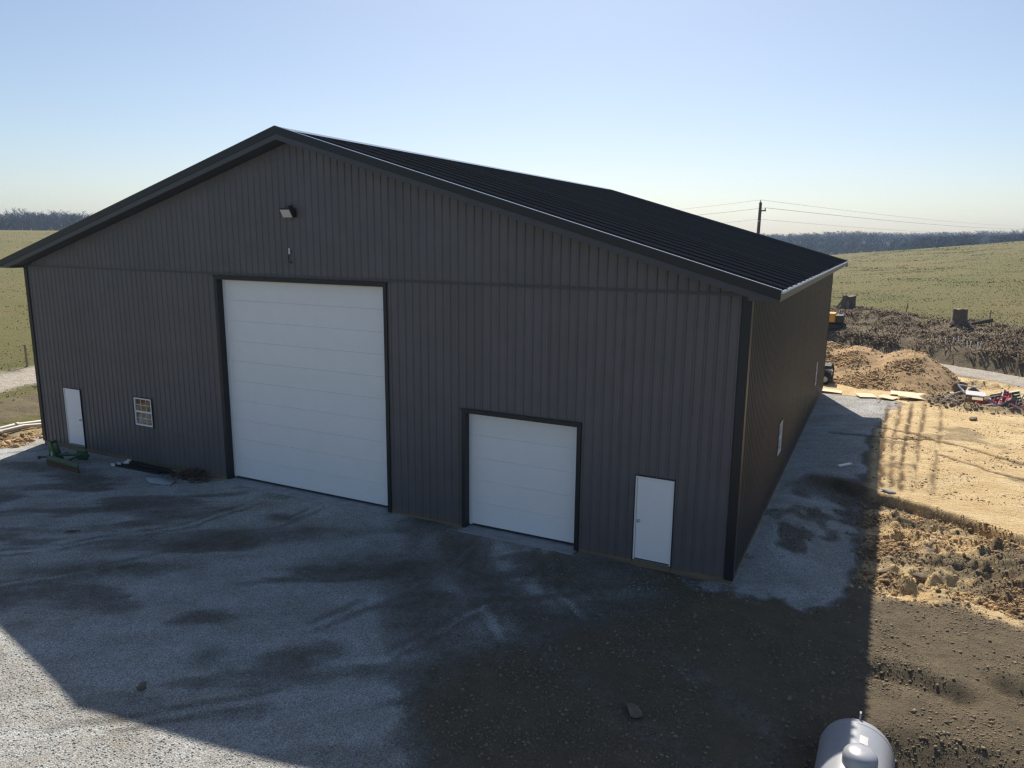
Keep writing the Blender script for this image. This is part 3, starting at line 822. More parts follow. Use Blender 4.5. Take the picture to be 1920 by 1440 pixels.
def window(P, w, h, label):
    """P(u, out, z) local to the opening; u 0..w, z 0..h"""
    d = bpy.data.objects.new('window', None); C.objects.link(d); d.parent = barn; d['label'] = label
    def bx(name, m, u0, u1, o0, o1, z0, z1):
        a = P(u0, o0, z0); b_ = P(u1, o1, z1)
        MB().box(min(a[0], b_[0]), max(a[0], b_[0]), min(a[1], b_[1]), max(a[1], b_[1]), min(a[2], b_[2]), max(a[2], b_[2])).build(name, m, d)
    bx('window_trim', 'black_trim', -0.025, 0.0, 0.0, 0.045, -0.025, h+0.025)
    bx('window_trim', 'black_trim', w, w+0.025, 0.0, 0.045, -0.025, h+0.025)
    bx('window_trim', 'black_trim', 0, w, 0.0, 0.045, h, h+0.025)
    bx('window_trim', 'black_trim', 0, w, 0.0, 0.045, -0.025, 0)
    f = 0.042
    bx('frame', 'white_trim', 0, f, -0.03, 0.04, 0, h)
    bx('frame', 'white_trim', w-f, w, -0.03, 0.04, 0, h)
    bx('frame', 'white_trim', f, w-f, -0.03, 0.04, h-f, h)
    bx('frame', 'white_trim', f, w-f, -0.03, 0.045, 0, f+0.01)
    bx('meeting_rail', 'white_trim', f, w-f, -0.03, 0.03, h/2-0.025, h/2+0.025)
    for k in (1, 2):
        u = f+(w-2*f)*k/3
        for z0, z1 in ((f+0.01, h/2-0.025), (h/2+0.025, h-f)):
            bx('muntin', 'white_trim', u-0.006, u+0.006, -0.005, 0.012, z0, z1)
    halves = ((f+0.01, h/2-0.025), (h/2+0.025, h-f))
    for z0, z1 in halves:
        zm = (z0+z1)/2
        for k in range(3):
            ua = f+(w-2*f)*k/3+0.009; ub = f+(w-2*f)*(k+1)/3-0.009
            bx('muntin', 'white_trim', ua, ub, -0.005, 0.012, zm-0.006, zm+0.006)
            bx('pane', 'window_glass', ua-0.006, ub+0.006, -0.004, 0.002, z0, zm-0.007)
            bx('pane', 'window_glass', ua-0.006, ub+0.006, -0.004, 0.002, zm+0.007, z1)
window(lambda u, o, z: (WN[0]+u, -o, WN[2]+z), WN[1]-WN[0], WN[3]-WN[2], 'front window between left entry door and tall overhead door')
window(lambda u, o, z: (W+o, SW1[0]+u, SW1[2]+z), SW1[1]-SW1[0], SW1[3]-SW1[2], 'nearer window in the right side wall')
window(lambda u, o, z: (W+o, SW2[0]+u, SW2[2]+z), SW2[1]-SW2[0], SW2[3]-SW2[2], 'farther window in the right side wall')

# flood light and cable stub on the gable
fl = thing('flood_light', (12.35, -0.03, 8.08), 'black wall flood light with pale lens high on the gable', 'light')
fl.scale = (0.74, 0.74, 0.74)
MB().box(-0.06, 0.06, -0.06, 0.0, 0.10, 0.26).tube([(0, -0.05, 0.2), (0, -0.13, 0.2), (0, -0.16, 0.13)], 0.03, 8).build('mounting_arm', 'black_plastic', fl)
MB().prism([(-0.03, -0.17), (-0.18, -0.19), (-0.36, 0.10), (-0.34, 0.15), (-0.05, 0.15)], 'x', -0.25, 0.25).build('housing', 'black_plastic', fl, bevel=0.012)
lm = MB()
pa = Vector((0, -0.188, -0.178)); pb = Vector((0, -0.352, 0.088))
nrm = Vector((0, -0.871, -0.492))
for sx in (-0.2,): lm.add([pa+nrm*0.02+Vector((-0.215, 0, 0)), pa+nrm*0.02+Vector((0.215, 0, 0)), pb+nrm*0.02+Vector((0.215, 0, 0)), pb+nrm*0.02+Vector((-0.215, 0, 0)),
        pa+Vector((-0.215, 0, 0)), pa+Vector((0.215, 0, 0)), pb+Vector((0.215, 0, 0)), pb+Vector((-0.215, 0, 0))],
        [(0, 1, 2, 3), (0, 4, 5, 1), (1, 5, 6, 2), (2, 6, 7, 3), (3, 7, 4, 0)])
lm.build('lens', 'lens', fl)
cb = thing('cable_stub', (12.24, -0.03, 6.95), 'short looped cable with white tip hanging below the flood light', 'cable')
MB().tube([(0.0, 0, 0.1), (0.0, -0.03, 0.02), (-0.03, -0.04, -0.1), (-0.02, -0.04, -0.2), (0.05, -0.04, -0.25), (0.09, -0.04, -0.2)], 0.012, 6).build('cable', 'black_rubber', cb)
MB().tube([(0.0, -0.03, 0.16), (0.0, -0.035, 0.0)], 0.022, 8).build('tip', 'white_trim', cb)

# ------------------------------------------------------------------ propane tank
TX, TY = 27.38, -5.88
tz = -0.76
tank = thing('propane_tank', (TX, TY, tz), 'silver white horizontal propane tank with domed lid in the front corner', 'tank', rz=-0.03)
TR, TL, TZ = 0.515, 0.94, 0.68
M = Matrix.Translation((0, 0, TZ)) @ Matrix.Rotation(-math.pi/2, 4, 'X')
prof = []
for k in range(13):
    a = math.pi/2*k/12
    prof.append((max(TR*math.sin(a), 0.001), -TL-0.42*math.cos(a)))
prof += [(TR, 0)]
prof += [(r, -z) for r, z in prof[:-1][::-1]]
MB().lathe(prof, 56, M).build('shell', 'tank_paint', tank, smooth=True)
for yy in (-TL, TL):
    rings = [(TR+0.0005, yy-0.012), (TR+0.005, yy-0.006), (TR+0.005, yy+0.006), (TR+0.0005, yy+0.012)]
    MB().lathe(rings, 56, M).build('weld_seam', 'tank_paint', tank, smooth=True)
MB().lathe([(0.225, 0.46), (0.225, 0.60), (0.218, 0.64), (0.195, 0.68), (0.15, 0.708), (0.09, 0.722), (0.001, 0.726)], 32, Matrix.Translation((0.06, 0, TZ))).build('valve_lid', 'tank_paint', tank, smooth=True)
MB().box(0.04, 0.08, -0.255, -0.215, TZ+0.53, TZ+0.575).build('lid_hasp', 'steel', tank)
for sy in (-1, 1):
    MB().prism([(sy*1.1-0.05, TZ+0.38), (sy*1.1+0.05, TZ+0.38), (sy*1.1+0.03, TZ+0.60), (sy*1.1-0.03, TZ+0.60)], 'x', -0.012, 0.012).build('lifting_lug', 'tank_paint', tank)
for sy in (-1, 1):
    MB().box(-0.32, 0.32, sy*0.72-0.09, sy*0.72+0.09, -0.16, 0.40).build('saddle', 'concrete', tank)
# data plate on the curve of the shell
pm = MB()
for k in range(4):
    a0 = 0.05+0.055*k; a1 = a0+0.055
    R2 = TR+0.004
    pm.add([(R2*math.sin(a0), 0.46, TZ+R2*math.cos(a0)), (R2*math.sin(a1), 0.46, TZ+R2*math.cos(a1)), (R2*math.sin(a1), 0.66, TZ+R2*math.cos(a1)), (R2*math.sin(a0), 0.66, TZ+R2*math.cos(a0))], [(0, 1, 2, 3)])
pm.build('data_plate', 'sticker', tank)
vm = MB()
M2 = Matrix.Translation((-0.03, 0.31, TZ+TR-0.01))
vm.lathe([(0.001, 0.06), (0.035, 0.06), (0.035, 0.03), (0.05, 0.03), (0.05, 0.0)], 10, M2)
vm.build('relief_valve', 'black_plastic', tank)
MB().tube([(0.09, 0.27, TZ+TR+0.005), (0.14, 0.26, TZ+TR-0.01), (0.17, 0.29, TZ+TR-0.02)], 0.012, 6).build('pipe_fitting', 'black_plastic', tank)
MB().tube([(0.27, -0.08, TZ+0.46), (0.36, -0.18, TZ+0.42), (0.43, -0.42, TZ+0.34), (0.50, -0.72, TZ+0.18), (0.54, -0.8, -0.05)], 0.016, 8).build('gas_line', 'black_rubber', tank, smooth=True)

# ------------------------------------------------------------------ things by the left front wall
bl = thing('grader_blade', (2.15, -1.25, gz(2.15, -1.25)), 'green tractor rear grader blade with rusty edge on gravel by left entry door', 'blade', rz=0.0)
bl.scale = (0.78, 0.78, 0.78); bl.location.x = 2.45
mast = [(-0.22, 0.10), (0.36, 0.10), (0.16, 0.42), (-0.02, 0.86), (-0.20, 0.90)]
for ma_ in (-0.03, 0.20): MB().prism(mast, 'y', ma_, ma_+0.06).build('hitch_mast', 'green_paint', bl)
MB().box(-0.2, -0.06, 0.031, 0.199, 0.78, 0.85).build('cross_plate', 'green_paint', bl)
MB().box(-0.06, 0.04, -0.038, -0.031, 0.24, 0.44).build('sticker', 'sticker', bl)
MB().box(0.0, 0.26, -0.038, -0.031, 0.14, 0.235).build('sticker', 'sticker', bl)
MB().tube([(-0.42, -0.30, 0.20), (0.0, 0.08, 0.22), (0.1, 0.62, 0.24)], 0.045, 8).build('hitch_bar', 'green_paint', bl)
MB().tube([(-0.47, -0.36, 0.20), (-0.40, -0.28, 0.20)], 0.075, 10).build('hitch_pin', 'black_plastic', bl)
MB().tube([(0.30, -0.40, 0.16), (0.38, -0.34, 0.18)], 0.08, 10).build('hitch_pin', 'black_plastic', bl)
MB().tube([(0.2, 0.12, 0.28), (0.9, 0.30, 0.36), (1.45, 0.40, 0.42)], 0.07, 6).build('draw_beam', 'green_paint', bl)
MB().obox((1.42, 0.40, 0.38), (0.50, 0.12, 0.42), (0, 0, 0.12)).obox((1.70, 0.42, 0.38), (0.14, 0.16, 0.1), (0, 0, 0.12)).build('pivot_plate', 'green_paint', bl)
bm_ = MB(); prv = None
for k in range(9):
    t = k/8
    a = -0.9+1.8*t
    off = 0.20*math.cos(a)-0.12
    zz = 0.03+0.40*t
    ring = [(0.30, -0.40-off, zz), (2.55, -0.52-off, zz), (2.55, -0.48-off, zz), (0.30, -0.36-off, zz)]
    if prv is not None:
        bm_.add(prv+ring, [(0, 1, 5, 4), (2, 3, 7, 6), (1, 2, 6, 5), (3, 0, 4, 7)] + ([(4, 5, 6, 7)] if k == 8 else []) + ([(3, 2, 1, 0)] if k == 1 else []))
    prv = ring
bm_.build('moldboard', 'green_rusty', bl)
MB().obox((1.42, -0.50, 0.07), (2.26, 0.03, 0.20), (0.15, 0, -0.053)).build('cutting_edge', 'rust', bl)
MB().tube([(1.35, -0.36, 0.25), (1.38, 0.0, 0.33), (1.40, 0.34, 0.38)], 0.05, 6).build('blade_pivot', 'green_paint', bl)

names = ['lying nearest the wall', 'second from the wall', 'in the middle of the bundle', 'second from the open yard', 'lying farthest out in the yard']
spots = [(4.95, -0.27, 0.10), (4.85, -0.35, 0.02), (5.05, -0.42, 0.10), (4.75, -0.50, 0.02), (4.60, -0.62, 0.0)]
for i, (x, y, dz) in enumerate(spots):
    t = thing('trim_strip', (x, y, gz(x, y)+0.03+dz), 'black metal trim strip with white end, ' + names[i], 'trim strip', 'black strips stacked below the front window', rz=0.015*(i-2))
    ln = 2.1+0.1*((i*7) % 3)
    MB().prism([(-0.05, -0.02), (0.05, -0.02), (0.05, 0.0), (-0.03, 0.0), (-0.03, 0.05), (-0.05, 0.05)], 'x', 0.17, ln).build('strip', 'black_trim', t)
    MB().prism([(-0.055, -0.024), (0.055, -0.024), (0.055, 0.004), (-0.026, 0.004), (-0.026, 0.055), (-0.055, 0.055)], 'x', 0.0, 0.18).build('end_wrap', 'white_plastic', t)

def curls(n, cx, cy, rx, ry, zh, rad):
    mb = MB(); rr = random.Random(5)
    for i in range(n):
        x = cx+rx*rr.gauss(0, 0.45); y = cy+ry*rr.gauss(0, 0.45)
        z = gz(x, y)+0.02+rr.random()*zh*math.exp(-((x-cx)/rx)**2)
        a = rr.random()*6.28; l = 0.08+rr.random()*0.16
        pts = [(x+math.cos(a+j*0.7)*l*j*0.5, y+math.sin(a+j*0.7)*l*j*0.5, z+0.05*math.sin(j*1.3+a)) for j in range(4)]
        mb.tube(pts, rad, 4)
    return mb
o = curls(150, 7.95, -0.34, 0.75, 0.22, 0.20, 0.013).build('wire_heap', 'brown_debris')
tag(o, 'tangled reddish brown heap of scrap at the wall left of the tall door', 'scrap heap')
# flat grey sheet
sm = MB(); pts = []
rr = random.Random(3)
for k in range(14):
    a = 2*math.pi*k/14
    q = 0.75+0.35*rr.random()
    x = 7.45+0.62*q*math.cos(a); y = -1.02+0.30*q*math.sin(a)
    pts.append((x, y, gz(x, y)+0.035+0.05*rr.random()))
cen = (7.45, -1.02, gz(7.45, -1.02)+0.10)
sm.add(pts+[cen]+[(p[0], p[1], p[2]-0.03) for p in pts], [(k, (k+1) % 14, 14) for k in range(14)]+[(k, 15+k, 15+(k+1) % 14, (k+1) % 14) for k in range(14)])
tag(sm.build('plastic_sheet', 'plastic_sheet', smooth=True), 'crumpled pale grey sheet lying flat on gravel in front of the scrap heap', 'sheet')
tag(MB().tube([(8.80, -4.98, gz(8.80, -4.98)+0.04), (8.95, -4.88, gz(8.95, -4.88)+0.05), (9.08, -4.76, gz(9.08, -4.76)+0.04)], [0.02, 0.028, 0.015], 6).build('stick', 'stump_wood'), 'thin dark stick lying alone on the shaded gravel yard', 'stick')

# culvert pipes beside the left wall
for i, (xo, y0, y1, r) in enumerate([(-2.55, -2.6, 5.5, 0.095), (-2.24, -3.4, 4.6, 0.075)]):
    ps = [(xo+0.05*math.sin(k), y0+(y1-y0)*k/8, 0) for k in range(9)]
    ps = [(x, y, gz(x, y)+r+0.10-0.04*i) for x, y, _ in ps]
    t = thing('drain_pipe', (xo, y0, ps[0][2]-r), ['thicker pale drain pipe lying beyond the left barn corner', 'thinner pale drain pipe lying nearer the left barn corner'][i], 'pipe', 'drain pipes left of the barn')
    loc = [(x-xo, y-y0, z-(ps[0][2]-r)) for x, y, z in ps]
    MB().tube(loc, r, 12).build('tube', 'pvc', t, smooth=True)
    MB().tube([loc[3], ((loc[3][0]+loc[4][0])/2*0.3+loc[3][0]*0.7, loc[3][1]+0.15, loc[3][2])], r+0.012, 12).build('coupling', 'pvc', t, smooth=True)

def fence_post(x, y, h, r, label, lean=0.0, group='fence posts'):
    z = gz(x, y)
    t = thing('fence_post', (x, y, z), label, 'post', group)
    MB().tube([(0, 0, -0.2), (lean*0.5, 0, h*0.5), (lean, 0, h)], r, 7).build('post', 'old_wood', t)
    MB().tube([(lean, 0, h-0.005), (lean, 0, h+0.02)], r*0.8, 7).build('top', 'stump_top', t)
fence_post(-15.9, 8.95, 1.25, 0.055, 'dark fence post beside the farm track left of the barn')

# ------------------------------------------------------------------ stones and boards in view
def rock(name, x, y, size, m, label, cat, group=None, seed=0, sink=0.25):
    rr = np.random.default_rng(seed)
    n = 12; mrow = 8
    V = []
    for j in range(mrow+1):
        th = math.pi*j/mrow
        for i in range(n):
            ph = 2*math.pi*i/n
            V.append((math.sin(th)*math.cos(ph), math.sin(th)*math.sin(ph), math.cos(th)))
    V = np.array(V)
    k = 1+0.75*(fbm(V[:, 0]*1.6+V[:, 2]*2.1+seed*3.1, V[:, 1]*1.6-V[:, 2]*1.3, seed, 3)-0.5)*2
    for i in range(9):
        d = rr.normal(size=3); d /= np.linalg.norm(d)
        lim = 0.55+0.2*rr.random()
        pr_ = V@d
        k = np.where(pr_*k > lim, lim/np.maximum(pr_, 1e-3), k)
    V = V*k[:, None]*np.array(size)
    F = []
    for j in range(mrow):
        for i in range(n):
            F.append((j*n+i, (j+1)*n+i, (j+1)*n+(i+1) % n, j*n+(i+1) % n))
    o = np_mesh(name, V, F, m)
    o.location = (x, y, gz(x, y)+size[2]*(1-2*sink)*0.9)
    o.rotation_euler = (0, 0, rr.random()*6)
    return tag(o, label, cat, group)
rock('boulder', 27.86, 8.85, (0.27, 0.15, 0.075), 'rock_grey', 'pale flat rock on the cut edge of the sand at the shadow line', 'rock', seed=4)
rock('stone', 16.32, -8.54, (0.12, 0.09, 0.07), 'rock_brown', 'lone brown stone on gravel inside the lower left shadow', 'stone', seed=5)
rock('soil_clod', 24.11, -5.25, (0.19, 0.14, 0.09), 'rock_brown', 'large squarish clod beside the rough shaded soil patch', 'clod', seed=7)
rock('soil_clod', 28.75, 4.55, (0.22, 0.15, 0.09), 'rock_brown', 'big dark clod alone on bright sand right of the shadow', 'clod', seed=8)
rock('soil_clod', 28.55, 3.15, (0.2, 0.16, 0.12), 'rock_brown', 'medium dark clod on sand nearest the brown soil edge', 'clod', seed=9)
rock('soil_clod', 27.8, 2.75, (0.17, 0.14, 0.14), 'rock_brown', 'small dark clod on sand touching the barn shadow', 'clod', seed=10)
rock('soil_clod', 31.0, 27.7, (0.42, 0.35, 0.42), 'rock_brown', 'large dark root clod at the left rim of the rubbish pit', 'clod', seed=12, sink=0.1)
rock('soil_clod', 31.7, 28.0, (0.36, 0.28, 0.36), 'rock_brown', 'dark clod behind the white frame at the pit rim', 'clod', seed=13, sink=0.1)
rock('soil_clod', 31.2, 21.9, (0.24, 0.19, 0.10), 'rock_brown', 'dark clod on the sand in front of the rubbish pit', 'clod', seed=14)
tag(MB().obox((26.45, 11.0, gz(26.45, 11.0)+0.045), (0.09, 0.62, 0.05), (0, 0.05, -0.62)).build('board', 'white_trim'), 'short white board lying on the shaded gravel strip', 'board')

# plywood sheets at the back
for i, (x, y, w, l, rz, lb) in enumerate([(24.95, 25.75, 1.3, 0.75, 0.05, 'pale plywood sheet at the rear corner of the barn'),
        (26.75, 25.35, 0.85, 0.8, 0.35, 'small pale plywood offcut second from the barn corner'),
        (27.75, 25.4, 0.80, 0.75, -0.4, 'small tilted plywood offcut left of the two wide sheets'),
        (28.75, 26.65, 1.75, 0.85, -0.06, 'wide plywood sheet lying nearest the sand mound'),
        (29.05, 25.75, 1.65, 0.75, -0.10, 'wide plywood sheet in front of its twin by the mound')]):
    z = gz(x, y)
    o = MB().obox((0, 0, 0.06), (w, l, 0.018), (0.05*(i % 2), 0.05*((i+1) % 2), 0)).build('plywood_sheet', 'plywood')
    o.location = (x, y, z+0.03); o.rotation_euler = (0, 0, rz)
    tag(o, lb, 'plywood', 'plywood sheets behind the barn')

# ------------------------------------------------------------------ dirt mound
def heap(name, m, x0, x1, y0, y1, f, step, label, cat):
    xs_ = np.arange(x0, x1+1e-6, step); ys_ = np.arange(y0, y1+1e-6, step)
    X, Y = np.meshgrid(xs_, ys_)
    Hh = f(X, Y)
    Z = height(X, Y)+Hh-0.04
    n1, n2 = len(xs_), len(ys_)
    ii = np.arange(n1*n2).reshape(n2, n1)
    q = np.stack([ii[:-1, :-1], ii[:-1, 1:], ii[1:, 1:], ii[1:, :-1]], -1).reshape(-1, 4)
    keep = ((Hh[:-1, :-1] > 0.0) | (Hh[1:, 1:] > 0.0) | (Hh[:-1, 1:] > 0.0) | (Hh[1:, :-1] > 0.0)).reshape(-1)
    q = q[keep]
    u, inv = np.unique(q, return_inverse=True)
    V = np.stack([X.ravel()[u], Y.ravel()[u], Z.ravel()[u]], -1)
    o = np_mesh(name, V, inv.reshape(-1, 4), m, smooth=True)
    return tag(o, label, cat)
def cone(x, y, cx, cy, rx, ry, h):
    q = np.hypot((x-cx)/rx, (y-cy)/ry)
    return h*np.clip(1-q, -1, 1)
def mound_f(x, y):
    n = fbm(x*0.55, y*0.55, 301, 5)-0.5
    n2 = fbm(x*2.2, y*2.2, 311, 4)-0.5
    a = cone(x+0.5*n, y, 28.6, 32.2, 3.1, 5.2, 2.35)
    b = cone(x, y, 26.2, 33.0, 3.3, 5.0, 2.0)
    c = cone(x, y, 23.6, 34.0, 3.6, 5.2, 2.15)
    e = cone(x, y, 26.9, 29.6, 1.9, 2.6, 0.95)
    z = np.logaddexp(np.logaddexp(a*5, b*5), np.logaddexp(c*5, e*5))/5
    z = z-0.18
    return np.where(z > -0.4, np.minimum(z, 1.45+0.25*n)+0.35*n+0.22*n2, -1)
heap('dirt_mound', 'mound_soil', 19, 33, 26, 39, mound_f, 0.10, 'big tan heap of dug earth behind the barn', 'mound')

# ------------------------------------------------------------------ rubbish in the pit
def tubes(mb, lst, r):
    for p in lst: mb.tube(p, r, 6)
    return mb
pz = gz(*PIT)
wf = thing('bed_frame', (30.85, 26.45, gz(30.85, 26.45)+0.12), 'white tubular frame leaning at the left end of the rubbish pit', 'frame', rz=0.1)
tubes(MB(), [[(-0.55, 0, 0.15), (-0.1, -0.35, 0.05), (0.35, -0.35, 0.18), (0.55, 0.1, 0.45), (0.2, 0.25, 0.45), (-0.55, 0, 0.15)]], 0.035).build('rim', 'white_plastic', wf)
for lg_ in ([(0.05, 0.55, 0.75), (0.3, 0.1, 0.40)], [(0.15, 0.6, 0.60), (0.45, -0.05, 0.33)], [(0.1, 0.6, 0.72), (1.1, 0.5, 0.62)]): MB().tube(lg_, 0.03, 6).build('leg', 'white_plastic', wf)
wt = MB().obox((0, 0, 0), (0.85, 0.4, 0.03), (0.35, 0.03, 0)).build('white_panel', 'white_plastic')
wt.location = (31.62, 26.5, pz+1.0); tag(wt, 'white panel lying on top of the cardboard box in the pit', 'panel')
bx_ = thing('cardboard_box', (31.55, 25.95, pz+0.36), 'open brown cardboard box in the rubbish pit', 'box', rz=-0.08)
for s in ((-0.42, -0.40, -0.32, 0.32), (0.40, 0.42, -0.32, 0.32), (-0.42, 0.42, -0.34, -0.32), (-0.42, 0.42, 0.32, 0.34)):
    MB().box(s[0], s[1], s[2], s[3], 0, 0.55).build('side', 'cardboard', bx_)
MB().obox((0.1, -0.42, 0.56), (0.45, 0.2, 0.012), (0.5, 0, 0)).build('flap', 'plywood', bx_)
bk = thing('bucket', (32.08, 25.75, pz+0.42), 'pale blue white bucket tipped between box and red chair', 'bucket', rz=0.4)
Mb = Matrix.Rotation(0.6, 4, 'Y')
MB().lathe([(0.001, 0), (0.17, 0), (0.21, 0.48), (0.225, 0.48), (0.225, 0.45)], 18, Mb).build('body', 'blue_white', bk, smooth=True)
MB().tube([Mb @ Vector((0.22, 0, 0.46)), Mb @ Vector((0.1, 0.25, 0.62)), Mb @ Vector((-0.22, 0, 0.46))], 0.012, 5).build('handle', 'black_plastic', bk)
def lawn_chair(x, y, z, rot, seat, rim, label, sc=1.0):
    t = thing('lawn_chair', (x, y, z), label, 'chair', 'broken lawn chairs in the rubbish pit')
    t.rotation_euler = rot; t.scale = (sc, sc, sc)
    tubes(MB(), [[(-0.32, -0.3, 0.0), (-0.32, 0.32, 0.06), (-0.30, 0.62, 0.62), (0.30, 0.62, 0.62), (0.32, 0.32, 0.06), (0.32, -0.3, 0.0), (-0.32, -0.3, 0.0)]], 0.028).build('frame', rim, t)
    for k in range(5):
        xx = -0.24+0.12*k
        MB().obox((xx, 0.0, 0.04), (0.085, 0.6, 0.018), (0.06, 0, 0)).build('seat_slat', seat, t)
        MB().obox((xx, 0.475, 0.35), (0.085, 0.02, 0.6), (-0.48, 0, 0)).build('back_slat', seat, t)
    for sx in (-0.32, 0.32):
        for lg_ in ([(sx, -0.26, 0.0), (sx*1.15, -0.32, -0.42)], [(sx, 0.28, 0.05), (sx*1.15, 0.42, -0.42)]): MB().tube(lg_, 0.026, 6).build('leg', rim, t)
        tubes(MB(), [[(sx*1.12, -0.3, 0.0), (sx*1.12, -0.28, 0.24), (sx*1.1, 0.48, 0.28)]], 0.026).build('armrest', seat, t)
lawn_chair(32.15, 25.05, pz+0.62, (-0.42, -0.35, -0.75), 'red_plastic', 'white_plastic', 'red chair with white rim lying beside the bucket', 1.25)
lawn_chair(33.05, 25.3, pz+0.70, (-0.20, 0.5, 0.35), 'red_plastic', 'white_plastic', 'red striped chair tipped up at the right end of the pit', 1.2)
lawn_chair(32.62, 24.85, pz+0.50, (1.3, 0.3, 1.3), 'green_plastic', 'green_plastic', 'dark green chair lying between the two red chairs', 1.0)
lawn_chair(32.5, 26.05, pz+0.72, (0.2, 1.2, -0.5), 'green_plastic', 'white_plastic', 'green chair with pale frame behind the red chairs', 1.15)
for i, (a, b_, lb) in enumerate([((33.2, 25.7, pz+0.5), (33.75, 26.9, pz+1.35), 'pale wooden stake leaning out of the pit at the right'),
                              ((32.5, 26.55, pz+0.45), (32.75, 27.0, pz+1.10), 'short pale post standing behind the bucket'),
                              ((32.2, 26.2, pz+0.7), (33.1, 26.6, pz+0.95), 'dark board lying across the back of the pit')]):
    d = (Vector(b_)-Vector(a))
    o = MB().tube([a, b_], [0.05, 0.05], 4).build('timber', 'old_wood' if i == 2 else 'plywood')
    tag(o, lb, 'board', 'boards in the rubbish pit')

# ------------------------------------------------------------------ machines behind the barn
bg = thing('utility_vehicle', (23.98, 28.5, gz(23.98, 28.5)), 'black utility vehicle peeking out behind the rear right corner', 'vehicle')
MB().prism([(-1.3, 0.35), (0.9, 0.35), (0.95, 0.62), (0.35, 0.80), (0.1, 0.62), (-0.5, 0.62), (-0.55, 0.85), (-1.3, 0.85)], 'y', -0.55, 0.55).build('body', 'black_plastic', bg, bevel=0.03)
tubes(MB(), [[(0.25, s, 0.75), (-0.02, s, 1.35), (-0.55, s, 1.38), (-0.62, s, 0.8)] for s in (-0.5, 0.5)]+[[(-0.02, -0.5, 1.35), (-0.02, 0.5, 1.35)]], 0.028).build('roll_cage', 'black_plastic', bg)
for s in (-0.3, 0.3): MB().obox((-0.28, s, 0.72), (0.42, 0.42, 0.16)).build('seat', 'black_rubber', bg, bevel=0.03); MB().obox((-0.48, s, 0.98), (0.12, 0.42, 0.45), (0, -0.15, 0)).build('backrest', 'black_rubber', bg, bevel=0.03)
for s in (-0.36, 0.36): MB().obox((0.93, s, 0.60), (0.05, 0.2, 0.10)).build('headlight', 'white_trim', bg)
MB().box(0.45, 0.92, -0.45, 0.45, 0.84, 1.04).build('cargo_box', 'black_plastic', bg, bevel=0.03)
for s in (-0.4, -0.05, 0.35): MB().tube([(0.98, s, 0.3), (1.0, s, 0.8), (0.9, s, 1.1)], 0.025, 6).build('guard_bar', 'black_plastic', bg)
MB().tube([(0.98, -0.45, 0.42), (1.0, 0.45, 0.42)], 0.03, 6).build('bumper', 'black_plastic', bg)
for wx in (-0.85, 0.62):
    for wy in (-0.58, 0.58):
        Mw = Matrix.Translation((wx, wy, 0.30)) @ Matrix.Rotation(math.pi/2, 4, 'X')
        wh = MB().lathe([(0.16, -0.11), (0.27, -0.12), (0.31, -0.07), (0.31, 0.07), (0.27, 0.12), (0.16, 0.11), (0.16, -0.11)], 18, Mw).build('tyre', 'black_rubber', bg, smooth=True)
        MB().lathe([(0.001, -0.06), (0.16, -0.09), (0.16, 0.09), (0.001, 0.06)], 14, Mw).build('rim', 'tank_grey', bg)
ye = thing('excavator', (22.9, 47.8, gz(22.9, 47.8)), 'yellow machine with black rear half hidden behind barn and brush', 'excavator')
MB().box(-1.6, 0.95, -0.75, 0.75, 0.55, 1.25).build('body', 'yellow_paint', ye, bevel=0.05)
MB().box(0.955, 1.55, -0.70, 0.70, 0.5, 1.12).build('counterweight', 'black_plastic', ye, bevel=0.06)
MB().box(-0.9, 0.1, -0.55, 0.55, 1.252, 1.35).build('hood', 'yellow_paint', ye)
MB().box(0.2, 0.28, -0.76, -0.752, 1.05, 1.09).build('handle', 'black_plastic', ye)
for s in (-0.75, 0.75):
    MB().prism([(-1.5, 0.0), (1.2, 0.0), (1.45, 0.2), (1.3, 0.45), (-1.5, 0.45), (-1.7, 0.2)], 'y', s-0.2, s+0.2).build('track', 'black_rubber', ye, bevel=0.04)

# ------------------------------------------------------------------ stumps, log, posts on the bank
def bank_point(u, sdist):
    return (23.9+RD[0]*u+RN[0]*sdist, 44.8+RD[1]*u+RN[1]*sdist)
def stump(x, y, h, r0, r1, lean, label, jag):
    z = gz(x, y)
    t = thing('tree_stump', (x, y, z), label, 'stump', 'stumps on the brushy bank')
    mb = MB(); n = 16; rr = random.Random(int(x*10))
    fl_ = [1+0.22*rr.random() for _ in range(n)]
    tops = [h+jag*rr.uniform(-1, 1) for _ in range(n)]
    rings = []
    for (f, rad) in ((-0.15, r0*1.25), (0.0, r0*1.15), (0.2, r0*0.92), (0.55, (r0+r1)/2*0.92), (0.85, r1*0.97), (1.0, r1)):
        rings.append([(lean*max(f, 0)*h+rad*fl_[k]*math.cos(2*math.pi*k/n), rad*fl_[k]*math.sin(2*math.pi*k/n), f*(tops[k] if f > 0 else h)) for k in range(n)])
    vs = [v for r in rings for v in r]
    fs = [(i*n+k, i*n+(k+1) % n, (i+1)*n+(k+1) % n, (i+1)*n+k) for i in range(len(rings)-1) for k in range(n)]
    mb.add(vs, fs); mb.build('trunk', 'stump_wood', t)
    MB().add([(v[0], v[1], v[2]-0.01) for v in rings[-1]]+[(lean*h, 0, h*0.97)], [(k, (k+1) % n, n) for k in range(n)]).build('cut_top', 'stump_top', t)
    return t
s1 = stump(24.35, 54.2, 1.15, 0.55, 0.48, 0.05, 'pale split tree stump on the bank near the barn roof edge', 0.12)
MB().prism([(-1.0, -0.1), (-0.75, -0.1), (-0.12, 1.15), (-0.22, 1.2)], 'y', -0.05, 0.10).build('split_slab', 'old_wood', s1)
MB().prism([(-0.15, 0.0), (0.18, 0.0), (0.12, 0.75), (-0.02, 0.85)], 'y', -0.62, -0.55).build('bare_face', 'stump_top', s1)
